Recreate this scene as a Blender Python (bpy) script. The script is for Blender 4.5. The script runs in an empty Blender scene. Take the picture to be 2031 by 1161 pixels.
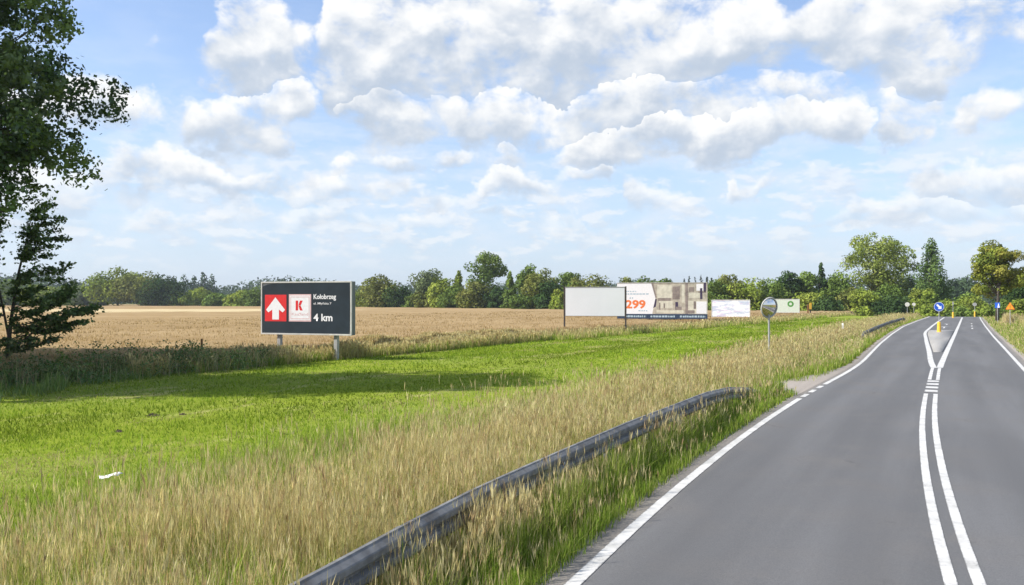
import bpy, math, random
import numpy as np
from mathutils import Vector, Matrix

rad = math.radians
SC = bpy.context.scene
COL = SC.collection

# ------------------------------------------------------------------ camera
cam_d = bpy.data.cameras.new('camera')
cam_d.sensor_width = 36.0
cam_d.lens = 30.13
cam_d.clip_start = 0.1
cam_d.clip_end = 6000
cam = bpy.data.objects.new('camera', cam_d)
COL.objects.link(cam)
cam.location = (0, 0, 2.7)
cam.rotation_euler = (rad(90 + 0.556), 0, 0)
SC.camera = cam

# ------------------------------------------------------------------ light
SUN_EL = rad(40)
SUN_AZ = math.atan2(-0.975, -0.22)          # from +Y towards +X
sun_from = Vector((math.sin(SUN_AZ) * math.cos(SUN_EL), math.cos(SUN_AZ) * math.cos(SUN_EL), math.sin(SUN_EL)))
sd = bpy.data.lights.new('sun', 'SUN')
sd.energy = 4.2
sd.angle = rad(0.6)
sd.color = (1.0, 0.95, 0.87)
sun = bpy.data.objects.new('sun', sd)
COL.objects.link(sun)
sun.rotation_euler = (-sun_from).to_track_quat('-Z', 'Y').to_euler()
sun.location = (-30, -10, 40)

SC.view_settings.view_transform = 'Standard'
SC.view_settings.look = 'None'
SC.view_settings.gamma = 1
SC.view_settings.use_curve_mapping = False
SC.view_settings.exposure = 0.75

SC.render.engine = 'CYCLES'
SC.cycles.max_bounces = 6
SC.cycles.diffuse_bounces = 3
SC.cycles.glossy_bounces = 2
SC.cycles.transmission_bounces = 3
SC.cycles.transparent_max_bounces = 4
SC.cycles.volume_bounces = 0
SC.cycles.use_denoising = True
SC.cycles.caustics_reflective = False
SC.cycles.caustics_refractive = False

# ------------------------------------------------------------------ sky (world)
world = bpy.data.worlds.new('World')
SC.world = world
world.use_nodes = True
world.cycles.sampling_method = 'MANUAL'
world.cycles.sample_map_resolution = 512
wt = world.node_tree
wt.nodes.clear()


class NT:
    """small helper for building node trees"""
    def __init__(self, tree):
        self.t = tree

    def n(self, typ, **kw):
        nd = self.t.nodes.new(typ)
        for k, v in kw.items():
            setattr(nd, k, v)
        return nd

    def put(self, sock, v):
        if isinstance(v, bpy.types.NodeSocket):
            self.t.links.new(v, sock)
        elif v is not None:
            sock.default_value = v

    def m(self, op, a, b=None, c=None, clamp=False):
        nd = self.n('ShaderNodeMath', operation=op, use_clamp=clamp)
        self.put(nd.inputs[0], a)
        self.put(nd.inputs[1], b)
        self.put(nd.inputs[2], c)
        return nd.outputs[0]

    def v(self, op, a, b=None, c=None, out=0):
        nd = self.n('ShaderNodeVectorMath', operation=op)
        self.put(nd.inputs[0], a)
        self.put(nd.inputs[1], b)
        if c is not None:
            self.put(nd.inputs[2], c)
        return nd.outputs[out]

    def mapr(self, x, a, b, lo=0.0, hi=1.0, smooth=True):
        nd = self.n('ShaderNodeMapRange')
        nd.interpolation_type = 'SMOOTHSTEP' if smooth else 'LINEAR'
        self.put(nd.inputs[0], x)
        for i, q in enumerate((a, b, lo, hi)):
            self.put(nd.inputs[i + 1], q)
        return nd.outputs[0]

    def mix(self, f, a, b, blend='MIX'):
        nd = self.n('ShaderNodeMix', data_type='RGBA', blend_type=blend)
        self.put(nd.inputs[0], f)
        self.put(nd.inputs[6], a)
        self.put(nd.inputs[7], b)
        return nd.outputs[2]

    def noise(self, vec, scale, detail=4, rough=0.5, dist=0.0, out=0):
        nd = self.n('ShaderNodeTexNoise')
        self.put(nd.inputs['Vector'], vec)
        nd.inputs['Scale'].default_value = scale
        nd.inputs['Detail'].default_value = detail
        nd.inputs['Roughness'].default_value = rough
        nd.inputs['Distortion'].default_value = dist
        return nd.outputs[out]


# cumulus clouds lie in bands over the horizon.  Each band is a chain of stops: bearing, height of the
# cloud's middle, half height (all as tangents x 1700) and how solid the cloud is there
BANDS = [
    [(-1015, 487, 40, -0.9), (-690, 487, 30, -0.9), (-640, 487, 35, 0.1), (-580, 520, 75, 0.85), (-500, 512, 80, 1.0), (-440, 497, 55, 0.45), (-400, 500, 50, 0.3), (-365, 517, 90, 0.9),
     (-275, 527, 120, 1.0), (-115, 520, 120, 1.0), (20, 537, 120, 0.75), (95, 527, 115, 0.9), (235, 517, 120, 0.9), (385, 517, 105, 0.65), (475, 537, 75, 0.9), (545, 502, 55, 0.7),
     (605, 527, 105, 0.85), (735, 537, 115, 1.0), (835, 517, 115, 1.0), (915, 537, 75, 0.5), (975, 567, 60, 0.75), (1016, 560, 60, 0.7)],
    [(-1015, 407, 60, 0.4), (-815, 407, 55, 0.6), (-745, 357, 48, 0.6), (-690, 350, 40, -0.5), (-635, 347, 40, 0.5), (-565, 347, 46, 0.8), (-455, 367, 62, 0.9), (-415, 407, 52, 0.6),
     (-375, 407, 40, -0.6), (-325, 407, 30, 0.2), (-255, 407, 46, 0.9), (-135, 412, 52, 0.8), (-85, 382, 52, 0.7), (35, 382, 64, 0.9), (135, 357, 60, 0.5), (175, 377, 72, 0.7),
     (275, 402, 56, 1.0), (385, 397, 52, 0.8), (485, 397, 50, 0.5), (635, 427, 50, 0.65), (685, 407, 42, -0.1), (745, 367, 52, 0.7), (835, 367, 52, 0.7), (885, 367, 40, -0.2),
     (935, 397, 42, 0.6), (1016, 397, 40, 0.2)],
    [(-1015, 280, 25, -0.9), (-400, 280, 25, -0.9), (-350, 287, 24, 0.4), (-310, 287, 20, -0.6), (-165, 282, 20, 0.4), (-95, 289, 22, 0.6), (-55, 289, 22, -0.2), (-5, 307, 32, 0.4),
     (85, 302, 32, 0.4), (155, 312, 36, 0.9), (265, 322, 38, 0.9), (435, 332, 40, 0.9), (585, 347, 42, 0.9), (675, 357, 42, 0.5), (725, 350, 30, -0.6), (1016, 300, 30, -0.7)],
    [(-1015, 207, 58, 0.8), (-905, 207, 62, 0.9), (-815, 247, 48, 0.8), (-715, 252, 40, 0.9), (-575, 252, 30, 0.7), (-515, 222, 28, 0.7), (-455, 232, 28, 0.7), (-375, 237, 32, 0.7),
     (-295, 227, 28, 0.5), (-225, 232, 22, 0.4), (-185, 207, 32, 0.5), (-135, 197, 34, 0.8), (-85, 197, 30, -0.2), (-55, 242, 36, 0.6), (5, 245, 37, 0.9), (65, 232, 28, 0.4),
     (115, 257, 27, 0.4), (190, 264, 27, 0.6), (215, 250, 20, -0.5), (240, 222, 27, 0.6), (355, 189, 26, 0.6), (390, 205, 18, -0.5), (430, 229, 18, 0.6), (465, 229, 16, -0.6), (585, 252, 16, 0.3),
     (625, 240, 16, -0.6), (785, 227, 22, -0.2), (835, 227, 37, 0.8), (885, 232, 34, 0.9), (985, 222, 40, 0.8), (1016, 222, 40, 0.8)],
    [(-1015, 157, 27, 0.5), (-865, 157, 30, 0.6), (-615, 167, 24, 0.4), (-415, 172, 20, 0.2), (-215, 157, 17, 0.2), (-25, 162, 16, 0.4), (45, 172, 20, 0.7), (115, 172, 16, 0.4),
     (155, 139, 14, 0.3), (285, 150, 14, -0.2), (585, 157, 16, 0.3), (835, 172, 27, 0.6), (1016, 167, 30, 0.6)],
]
SPAN = 0.60                                                   # bands are described for bearings within this angle


def cloud_field(T, P, D):
    """density of cloud and place within the cloud (-1 base .. 1 top)"""
    w1 = T.noise(D, 10.0, 5, 0.58, 0.0, out=1)
    P2 = T.v('ADD', P, T.v('MULTIPLY', T.v('SUBTRACT', w1, (0.5, 0.5, 0.5)), (0.13, 0.105, 0.0)))
    s2 = T.n('ShaderNodeSeparateXYZ')
    T.put(s2.inputs[0], P2)
    u = T.m('MULTIPLY_ADD', s2.outputs[0], 0.5 / SPAN, 0.5)
    e = s2.outputs[1]
    acc, qacc = None, None
    for band in BANDS:
        rp = T.n('ShaderNodeValToRGB')
        cr = rp.color_ramp
        cr.interpolation = 'EASE'
        st = []
        for (bx, by, bh, cov) in band:
            dx = bx / 1700.0
            k = 1 / math.sqrt(1 + dx * dx)
            st.append((math.atan(dx) * 0.5 / SPAN + 0.5, (max(0, cov * 0.5 + 0.5), math.atan(by / 1700.0 * k) * 2, min(1.0, bh * 1.18 / 1700.0 * k * 8), 1)))
        while len(cr.elements) < len(st):
            cr.elements.new(0.5)
        for i_, (pos, c_) in enumerate(st):
            cr.elements[i_].position = pos
        for i_, (pos, c_) in enumerate(st):
            cr.elements[i_].color = c_
        T.put(rp.inputs[0], u)
        sp_ = T.n('ShaderNodeSeparateColor')
        T.put(sp_.inputs[0], rp.outputs[0])
        q = T.m('DIVIDE', T.m('MULTIPLY_ADD', sp_.outputs[1], -0.5, e), T.m('MULTIPLY', sp_.outputs[2], 0.125))
        bd = T.m('SUBTRACT', T.m('MULTIPLY_ADD', sp_.outputs[0], 2.0, -1.0), T.m('MULTIPLY', q, q))
        if acc is None:
            acc, qacc = bd, q
        else:
            gsel = T.m('GREATER_THAN', bd, acc)
            qacc = T.m('ADD', qacc, T.m('MULTIPLY', gsel, T.m('SUBTRACT', q, qacc)))
            acc = T.m('MAXIMUM', acc, bd)
    body = T.m('MAXIMUM', acc, -1.3)
    # the rest of the sky carries the same kind of clouds
    s3 = T.n('ShaderNodeSeparateXYZ')
    T.put(s3.inputs[0], P)
    outside = T.m('MAXIMUM', T.mapr(T.m('ABSOLUTE', s3.outputs[0]), 0.54, 0.70), T.mapr(s3.outputs[1], 0.35, 0.44))
    s4 = T.n('ShaderNodeSeparateXYZ')
    T.put(s4.inputs[0], D)
    zc = T.m('ADD', T.m('MAXIMUM', s4.outputs[2], 0.0), 0.12)
    cmb = T.n('ShaderNodeCombineXYZ')
    for k in range(3):
        T.put(cmb.inputs[k], zc)
    gen = T.m('MULTIPLY_ADD', T.noise(T.v('DIVIDE', D, cmb.outputs[0]), 1.3, 2, 0.5), 7.0, -3.9)
    gen = T.m('MINIMUM', T.m('MAXIMUM', gen, -1.2), 1.0)
    body = T.m('ADD', T.m('MULTIPLY', body, T.m('SUBTRACT', 1.0, outside)), T.m('MULTIPLY', gen, outside))
    qacc = T.m('MULTIPLY', qacc, T.m('SUBTRACT', 1.0, outside))
    return body, qacc


W = NT(wt)
tc = W.n('ShaderNodeTexCoord')
D = W.v('NORMALIZE', tc.outputs['Generated'])
sx = W.n('ShaderNodeSeparateXYZ')
W.put(sx.inputs[0], D)
az = W.m('ARCTAN2', sx.outputs[0], sx.outputs[1])
el = W.m('ARCSINE', sx.outputs[2])
cx = W.n('ShaderNodeCombineXYZ')
W.put(cx.inputs[0], az)
W.put(cx.inputs[1], el)
body, qq = cloud_field(W, cx.outputs[0], D)
DS = W.v('MULTIPLY', D, (1.0, 1.0, 1.35))
f1 = W.noise(DS, 17.0, 8, 0.58, 0.2)
f1s = W.noise(W.v('ADD', DS, (-0.016, 0, 0.026)), 17.0, 4, 0.5, 0.2)      # the same, a step towards the sun
d0 = W.m('ADD', W.m('MULTIPLY', body, 0.60), W.m('MULTIPLY_ADD', f1, 3.2, -1.50))
sky = W.n('ShaderNodeTexSky', sky_type='NISHITA')
sky.sun_disc = False
sky.sun_elevation = SUN_EL
sky.sun_rotation = SUN_AZ
sky.altitude = 0
sky.air_density = 1.0
sky.dust_density = 0.6
sky.ozone_density = 1.2
mask = W.mapr(d0, -0.20, 0.54)
relief = W.m('SUBTRACT', f1, f1s)
lit = W.m('MULTIPLY_ADD', relief, 2.0, W.m('MULTIPLY_ADD', W.m('MINIMUM', W.m('MAXIMUM', qq, -1.0), 1.0), 0.50, 0.45))
thin = W.mapr(d0, 0.8, 0.0)
lit = W.mapr(W.m('MULTIPLY_ADD', thin, 0.16, lit), 0.0, 1.0)
ccol = W.mix(lit, (4.0, 4.6, 5.45, 1), (7.8, 7.75, 7.6, 1))
low = W.mapr(el, 0.0, 0.30)                                # thin milky air low over the land
skyc = W.mix(1.0, sky.outputs[0], (1.42, 1.42, 1.55, 1), 'MULTIPLY')
skyc = W.mix(W.m('MULTIPLY_ADD', low, -0.62, 0.74), skyc, (4.2, 5.2, 6.6, 1))
veil = W.mapr(W.noise(W.v('MULTIPLY', D, (1.0, 1.0, 3.2)), 11.0, 6, 0.62), 0.40, 0.68)
veil = W.m('MULTIPLY', veil, W.m('MULTIPLY', W.mapr(el, 0.015, 0.09), W.mapr(el, 0.30, 0.14, 0.10, 0.62)))
skyc = W.mix(veil, skyc, (5.9, 6.5, 7.3, 1))
pn = W.v('MULTIPLY', D, (1.0, 1.0, 2.6))
pf = W.noise(pn, 24.0, 6, 0.60)
puff = W.m('MULTIPLY', W.mapr(pf, 0.47, 0.60), W.m('MULTIPLY', W.mapr(el, 0.02, 0.07, 0.0, 0.55), W.mapr(el, 0.21, 0.12)))
pl = W.mapr(W.m('SUBTRACT', pf, W.noise(W.v('ADD', pn, (-0.010, 0, 0.026)), 24.0, 3, 0.5)), -0.14, 0.12)
skyc = W.mix(puff, skyc, W.mix(pl, (5.0, 5.6, 6.4, 1), (7.3, 7.3, 7.3, 1)))
cm = W.m('MULTIPLY', mask, W.mapr(el, 0.03, 0.17, 0.15, 0.95))
final = W.mix(cm, skyc, ccol)
bg = W.n('ShaderNodeBackground')
W.put(bg.inputs[0], final)
bg.inputs[1].default_value = 0.082
wo = W.n('ShaderNodeOutputWorld')
wt.links.new(bg.outputs[0], wo.inputs[0])

# ------------------------------------------------------------------ materials
MATS = {}


def new_mat(name):
    m = bpy.data.materials.new(name)
    m.use_nodes = True
    m.node_tree.nodes.clear()
    MATS[name] = m
    T = NT(m.node_tree)
    out = T.n('ShaderNodeOutputMaterial')
    return m, T, out


def paint(name, col, rough=0.5, metal=0.0, var=0.12, scale=6.0, dirt=None, dirt_amt=0.35, bump=0.0, spec=0.4):
    """painted / metal / plastic surface with slight wear"""
    m, T, out = new_mat(name)
    tc = T.n('ShaderNodeTexCoord')
    ns = T.noise(tc.outputs['Object'], scale, 6, 0.6)
    c = T.mix(T.mapr(ns, 0.3, 0.7), tuple(x * (1 - var) for x in col) + (1,), tuple(min(1, x * (1 + var)) for x in col) + (1,))
    if dirt:
        n2 = T.noise(tc.outputs['Object'], scale * 0.45, 8, 0.65)
        c = T.mix(T.m('MULTIPLY', T.mapr(n2, 0.5, 0.75), dirt_amt), c, dirt + (1,))
    b = T.n('ShaderNodeBsdfPrincipled')
    T.put(b.inputs['Base Color'], c)
    b.inputs['Roughness'].default_value = rough
    b.inputs['Metallic'].default_value = metal
    b.inputs['Specular IOR Level'].default_value = spec
    if bump:
        bp = T.n('ShaderNodeBump')
        bp.inputs['Strength'].default_value = bump
        T.put(bp.inputs['Height'], ns)
        T.put(b.inputs['Normal'], bp.outputs[0])
    T.put(out.inputs[0], b.outputs[0])
    return m


def leafy(name, trans=0.35, rough=0.55, gloss=0.06):
    """leaf / blade surface: colour from the 'tint' attribute, part of the light comes through"""
    m, T, out = new_mat(name)
    at = T.n('ShaderNodeAttribute')
    at.attribute_name = 'tint'
    df = T.n('ShaderNodeBsdfDiffuse')
    T.put(df.inputs[0], at.outputs['Color'])
    tr = T.n('ShaderNodeBsdfTranslucent')
    T.put(tr.inputs[0], T.mix(1.0, at.outputs['Color'], (1.10, 1.10, 0.80, 1), 'MULTIPLY'))
    mx = T.n('ShaderNodeMixShader')
    mx.inputs[0].default_value = trans
    T.put(mx.inputs[1], df.outputs[0])
    T.put(mx.inputs[2], tr.outputs[0])
    if gloss:
        gl = T.n('ShaderNodeBsdfGlossy')
        gl.inputs['Roughness'].default_value = rough
        gl.inputs[0].default_value = (0.8, 0.85, 0.8, 1)
        m2 = T.n('ShaderNodeMixShader')
        m2.inputs[0].default_value = gloss
        T.put(m2.inputs[1], mx.outputs[0])
        T.put(m2.inputs[2], gl.outputs[0])
        mx = m2
    T.put(out.inputs[0], mx.outputs[0])
    return m


M_LEAF = leafy('leaf', 0.30, 0.5, 0.05)
M_FARLEAF = leafy('far_leaf', 0.22, 0.7, 0.0)
M_GRASS = leafy('grass_blade', 0.42, 0.6, 0.0)


def bark(name, c1, c2):
    m, T, out = new_mat(name)
    tc = T.n('ShaderNodeTexCoord')
    mp = T.n('ShaderNodeMapping')
    T.put(mp.inputs[0], tc.outputs['Object'])
    mp.inputs['Scale'].default_value = (6, 6, 1.2)
    ns = T.noise(mp.outputs[0], 3.0, 8, 0.7)
    b = T.n('ShaderNodeBsdfPrincipled')
    T.put(b.inputs['Base Color'], T.mix(T.mapr(ns, 0.3, 0.7), c1 + (1,), c2 + (1,)))
    b.inputs['Roughness'].default_value = 0.9
    bp = T.n('ShaderNodeBump')
    bp.inputs['Strength'].default_value = 0.6
    bp.inputs['Distance'].default_value = 0.05
    T.put(bp.inputs['Height'], ns)
    T.put(b.inputs['Normal'], bp.outputs[0])
    T.put(out.inputs[0], b.outputs[0])
    return m


M_BARK = bark('bark', (0.045, 0.036, 0.028), (0.12, 0.10, 0.08))
M_BARKL = bark('bark_pale', (0.10, 0.085, 0.065), (0.22, 0.19, 0.15))


def ground_mat():
    m, T, out = new_mat('rough_ground')
    geo = T.n('ShaderNodeNewGeometry')
    p = geo.outputs['Position']
    n1 = T.noise(p, 0.05, 5, 0.6)
    n2 = T.noise(p, 0.6, 6, 0.65)
    c = T.mix(T.mapr(n1, 0.35, 0.65), (0.11, 0.16, 0.035, 1), (0.20, 0.17, 0.07, 1))
    c = T.mix(T.mapr(n2, 0.45, 0.7), c, (0.26, 0.21, 0.10, 1))
    b = T.n('ShaderNodeBsdfDiffuse')
    T.put(b.inputs[0], c)
    T.put(out.inputs[0], b.outputs[0])
    return m


def meadow_mat():
    m, T, out = new_mat('mown_meadow')
    geo = T.n('ShaderNodeNewGeometry')
    p = geo.outputs['Position']
    mp = T.n('ShaderNodeMapping', vector_type='TEXTURE')
    T.put(mp.inputs[0], p)
    mp.inputs['Rotation'].default_value = (0, 0, rad(63))
    mp.inputs['Scale'].default_value = (4.0, 0.8, 1)
    swath = T.noise(mp.outputs[0], 0.55, 5, 0.6)
    n1 = T.noise(p, 0.09, 4, 0.55)
    n2 = T.noise(p, 1.4, 8, 0.7)
    n3 = T.noise(p, 14.0, 4, 0.7)
    c = T.mix(T.mapr(n2, 0.3, 0.7), (0.17, 0.23, 0.025, 1), (0.26, 0.31, 0.04, 1))
    c = T.mix(T.m('MULTIPLY', T.mapr(n1, 0.4, 0.65), 0.55), c, (0.22, 0.27, 0.07, 1))
    dry = T.m('MULTIPLY', T.mapr(swath, 0.52, 0.72), T.mapr(n2, 0.42, 0.62))
    c = T.mix(T.m('MULTIPLY', dry, 0.8), c, (0.50, 0.43, 0.22, 1))
    c = T.mix(T.m('MULTIPLY', T.mapr(n3, 0.5, 0.8), 0.35), c, (0.10, 0.16, 0.02, 1))
    b = T.n('ShaderNodeBsdfDiffuse')
    T.put(b.inputs[0], c)
    bp = T.n('ShaderNodeBump')
    bp.inputs['Strength'].default_value = 0.7
    bp.inputs['Distance'].default_value = 0.06
    T.put(bp.inputs['Height'], n3)
    T.put(b.inputs['Normal'], bp.outputs[0])
    T.put(out.inputs[0], b.outputs[0])
    return m


def crop_mat():
    m, T, out = new_mat('ripe_crop')
    geo = T.n('ShaderNodeNewGeometry')
    p = geo.outputs['Position']
    mp = T.n('ShaderNodeMapping', vector_type='TEXTURE')
    T.put(mp.inputs[0], p)
    mp.inputs['Rotation'].default_value = (0, 0, rad(8))
    mp.inputs['Scale'].default_value = (9.0, 2.0, 1)
    n1 = T.noise(mp.outputs[0], 0.22, 5, 0.6)
    n2 = T.noise(p, 0.9, 8, 0.7)
    n3 = T.noise(p, 7.0, 4, 0.7)
    c = T.mix(T.mapr(n1, 0.35, 0.65), (0.305, 0.215, 0.11, 1), (0.37, 0.268, 0.145, 1))
    c = T.mix(T.m('MULTIPLY', T.mapr(n2, 0.45, 0.75), 0.35), c, (0.27, 0.185, 0.09, 1))
    c = T.mix(T.m('MULTIPLY', T.mapr(n3, 0.5, 0.8), 0.4), c, (0.42, 0.32, 0.17, 1))
    # a paler strip of riper straw across the far field
    sp = T.n('ShaderNodeSeparateXYZ')
    T.put(sp.inputs[0], p)
    yy = T.m('ADD', sp.outputs[1], T.m('MULTIPLY_ADD', n1, 60.0, -30.0))
    strip = T.m('MULTIPLY', T.mapr(yy, 165, 180), T.mapr(yy, 235, 220))
    strip = T.m('MULTIPLY', strip, T.mapr(sp.outputs[0], -30, -55))
    c = T.mix(T.m('MULTIPLY', strip, 0.85), c, (0.56, 0.46, 0.27, 1))
    b = T.n('ShaderNodeBsdfDiffuse')
    T.put(b.inputs[0], c)
    bp = T.n('ShaderNodeBump')
    bp.inputs['Strength'].default_value = 0.8
    bp.inputs['Distance'].default_value = 0.2
    T.put(bp.inputs['Height'], n2)
    T.put(b.inputs['Normal'], bp.outputs[0])
    T.put(out.inputs[0], b.outputs[0])
    return m


def asphalt_mat(name, base, warm, tracks=False):
    m, T, out = new_mat(name)
    geo = T.n('ShaderNodeNewGeometry')
    p = geo.outputs['Position']
    mp = T.n('ShaderNodeMapping', vector_type='TEXTURE')
    T.put(mp.inputs[0], p)
    mp.inputs['Rotation'].default_value = (0, 0, rad(63))
    mp.inputs['Scale'].default_value = (14.0, 0.9, 1)
    streak = T.noise(mp.outputs[0], 0.8, 4, 0.55)
    n1 = T.noise(p, 0.5, 5, 0.6)
    n2 = T.noise(p, 70.0, 4, 0.85)
    n3 = T.noise(p, 22.0, 6, 0.8)
    c = T.mix(T.mapr(streak, 0.3, 0.7), tuple(x * 0.84 for x in base) + (1,), tuple(x * 1.16 for x in base) + (1,))
    c = T.mix(T.m('MULTIPLY', T.mapr(n1, 0.45, 0.7), 0.6), c, warm + (1,))
    c = T.mix(T.m('MULTIPLY', T.mapr(n2, 0.40, 0.68), 0.55), c, tuple(x * 0.45 for x in base) + (1,))
    c = T.mix(T.m('MULTIPLY', T.mapr(n3, 0.56, 0.72), 0.5), c, tuple(x * 1.55 for x in base) + (1,))
    if tracks:
        at = T.n('ShaderNodeAttribute')
        at.attribute_name = 'across'
        u = T.m('ADD', at.outputs['Fac'], T.m('MULTIPLY_ADD', streak, 0.05, -0.025))
        tr = None
        for pos in (0.13, 0.36, 0.64, 0.87):
            g_ = T.mapr(T.m('ABSOLUTE', T.m('SUBTRACT', u, pos)), 0.075, 0.0)
            tr = g_ if tr is None else T.m('MAXIMUM', tr, g_)
        c = T.mix(T.m('MULTIPLY', tr, 0.40), c, tuple(x * 0.72 for x in base) + (1,))
        dust = T.m('MAXIMUM', T.mapr(u, 0.055, 0.0), T.mapr(u, 0.945, 1.0))
        c = T.mix(T.m('MULTIPLY', dust, T.mapr(n3, 0.3, 0.6)), c, (0.27, 0.24, 0.20, 1))
        # darker repaired stretches and stains
        mp2 = T.n('ShaderNodeMapping', vector_type='TEXTURE')
        T.put(mp2.inputs[0], p)
        mp2.inputs['Rotation'].default_value = (0, 0, rad(63))
        mp2.inputs['Scale'].default_value = (5.0, 2.2, 1)
        n5 = T.noise(mp2.outputs[0], 0.45, 3, 0.5)
        c = T.mix(T.m('MULTIPLY', T.mapr(n5, 0.56, 0.64), 0.30), c, tuple(x * 0.70 for x in base) + (1,))
        n6 = T.noise(p, 4.0, 4, 0.6)
        c = T.mix(T.m('MULTIPLY', T.mapr(n6, 0.66, 0.74), 0.35), c, tuple(x * 0.6 for x in base) + (1,))
    # a few crack-like dark threads
    vo = T.n('ShaderNodeTexVoronoi', feature='DISTANCE_TO_EDGE')
    T.put(vo.inputs['Vector'], T.v('ADD', p, T.v('MULTIPLY', T.noise(p, 1.5, 5, 0.6, out=1), (0.9, 0.9, 0))))
    vo.inputs['Scale'].default_value = 0.33
    crack = T.m('MULTIPLY', T.mapr(vo.outputs[0], 0.008, 0.002), T.mapr(n1, 0.55, 0.7))
    c = T.mix(T.m('MULTIPLY', crack, 0.5), c, tuple(x * 0.4 for x in base) + (1,))
    b = T.n('ShaderNodeBsdfPrincipled')
    T.put(b.inputs['Base Color'], c)
    b.inputs['Roughness'].default_value = 0.82
    b.inputs['Specular IOR Level'].default_value = 0.25
    bp = T.n('ShaderNodeBump')
    bp.inputs['Strength'].default_value = 0.35
    bp.inputs['Distance'].default_value = 0.01
    T.put(bp.inputs['Height'], n2)
    T.put(b.inputs['Normal'], bp.outputs[0])
    T.put(out.inputs[0], b.outputs[0])
    return m


def line_mat():
    m, T, out = new_mat('road_paint')
    geo = T.n('ShaderNodeNewGeometry')
    p = geo.outputs['Position']
    n1 = T.noise(p, 30.0, 7, 0.8)
    n2 = T.noise(p, 2.2, 5, 0.7)
    c = T.mix(T.mapr(n2, 0.35, 0.7), (0.62, 0.61, 0.58, 1), (0.45, 0.44, 0.41, 1))
    at = T.n('ShaderNodeAttribute')
    at.attribute_name = 'across'
    edge = T.m('ABSOLUTE', T.m('MULTIPLY_ADD', at.outputs['Fac'], 2.0, -1.0))
    wear = T.m('ADD', n1, T.m('MULTIPLY_ADD', T.mapr(edge, 0.72, 1.0), 0.16, T.m('MULTIPLY_ADD', n2, 0.30, -0.15)))
    c = T.mix(T.m('MULTIPLY', T.mapr(wear, 0.57, 0.69), 0.85), c, (0.17, 0.17, 0.168, 1))
    b = T.n('ShaderNodeBsdfPrincipled')
    T.put(b.inputs['Base Color'], c)
    b.inputs['Roughness'].default_value = 0.65
    T.put(out.inputs[0], b.outputs[0])
    return m


M_GROUND = ground_mat()
M_MEADOW = meadow_mat()
M_CROP = crop_mat()
M_ASPH = asphalt_mat('asphalt', (0.142, 0.142, 0.143), (0.162, 0.152, 0.142), True)
M_GRAVEL = asphalt_mat('gravel', (0.34, 0.30, 0.26), (0.38, 0.33, 0.27))
M_SETT = asphalt_mat('pale_paving', (0.34, 0.33, 0.31), (0.36, 0.33, 0.30))
M_LINE = line_mat()
M_GALV = paint('galvanised_steel', (0.185, 0.185, 0.18), 0.7, 0.0, 0.3, 5.0, (0.10, 0.085, 0.065), 0.8, spec=0.2)
M_GREY = paint('grey_metal', (0.36, 0.36, 0.36), 0.5, 0.3, 0.12, 3.0, (0.18, 0.16, 0.14), 0.4)
M_DGREY = paint('dark_grey_metal', (0.14, 0.15, 0.16), 0.5, 0.3, 0.12, 3.0)
M_PALE = paint('pale_frame', (0.50, 0.49, 0.46), 0.55, 0.0, 0.12, 4.0, (0.30, 0.27, 0.22), 0.5)
M_NAVY = paint('dark_poster', (0.016, 0.026, 0.036), 0.45, 0.0, 0.15, 1.5, (0.03, 0.04, 0.05), 0.5)
M_RED = paint('red_print', (0.62, 0.022, 0.025), 0.5, 0.0, 0.08)
M_PINK = paint('pink_print', (0.66, 0.44, 0.44), 0.5, 0.0, 0.08)
M_WHITE = paint('white_print', (0.74, 0.73, 0.74), 0.5, 0.0, 0.05)
M_BLANK = paint('blank_grey_sheet', (0.60, 0.61, 0.63), 0.6, 0.0, 0.02, 0.8)
M_DKWOOD = paint('dark_post', (0.045, 0.035, 0.03), 0.7, 0.0, 0.3, 8.0)
M_ORANGE = paint('orange_print', (0.72, 0.17, 0.04), 0.5)
M_YELLOW = paint('yellow_plastic', (0.78, 0.46, 0.05), 0.5, 0.0, 0.1, 5.0, (0.4, 0.3, 0.15), 0.4)
M_AMBER = paint('amber_sign', (0.85, 0.32, 0.02), 0.5, 0.0, 0.05)
M_BLUE = paint('blue_sign', (0.012, 0.085, 0.45), 0.4, 0.0, 0.06)
M_WOOD = paint('wood_stake', (0.24, 0.12, 0.045), 0.8, 0.0, 0.3, 10.0)
M_PWHITE = paint('white_plastic', (0.80, 0.80, 0.78), 0.5, 0.0, 0.05)
M_BLACK = paint('black_print', (0.02, 0.02, 0.022), 0.6)
M_SOIL = paint('molehill_soil', (0.075, 0.055, 0.035), 0.95, 0.0, 0.4, 12.0, bump=0.8)
M_STRIP = paint('navy_strip', (0.025, 0.045, 0.085), 0.5)
M_LTBLUE = paint('light_blue_print', (0.36, 0.46, 0.52), 0.5)
M_BEIGE = paint('beige_print', (0.40, 0.36, 0.29), 0.5, 0.0, 0.25, 2.0)
M_BEIGEL = paint('pale_beige_print', (0.56, 0.53, 0.43), 0.5, 0.0, 0.15, 2.0)
M_TAUPE = paint('taupe_print', (0.22, 0.18, 0.16), 0.5, 0.0, 0.25, 2.0)
M_PURPLE = paint('purple_print', (0.05, 0.035, 0.075), 0.5)
M_GREEN = paint('green_print', (0.06, 0.22, 0.035), 0.5)
M_PALEGREEN = paint('pale_green_print', (0.50, 0.56, 0.47), 0.5, 0.0, 0.06)


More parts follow.
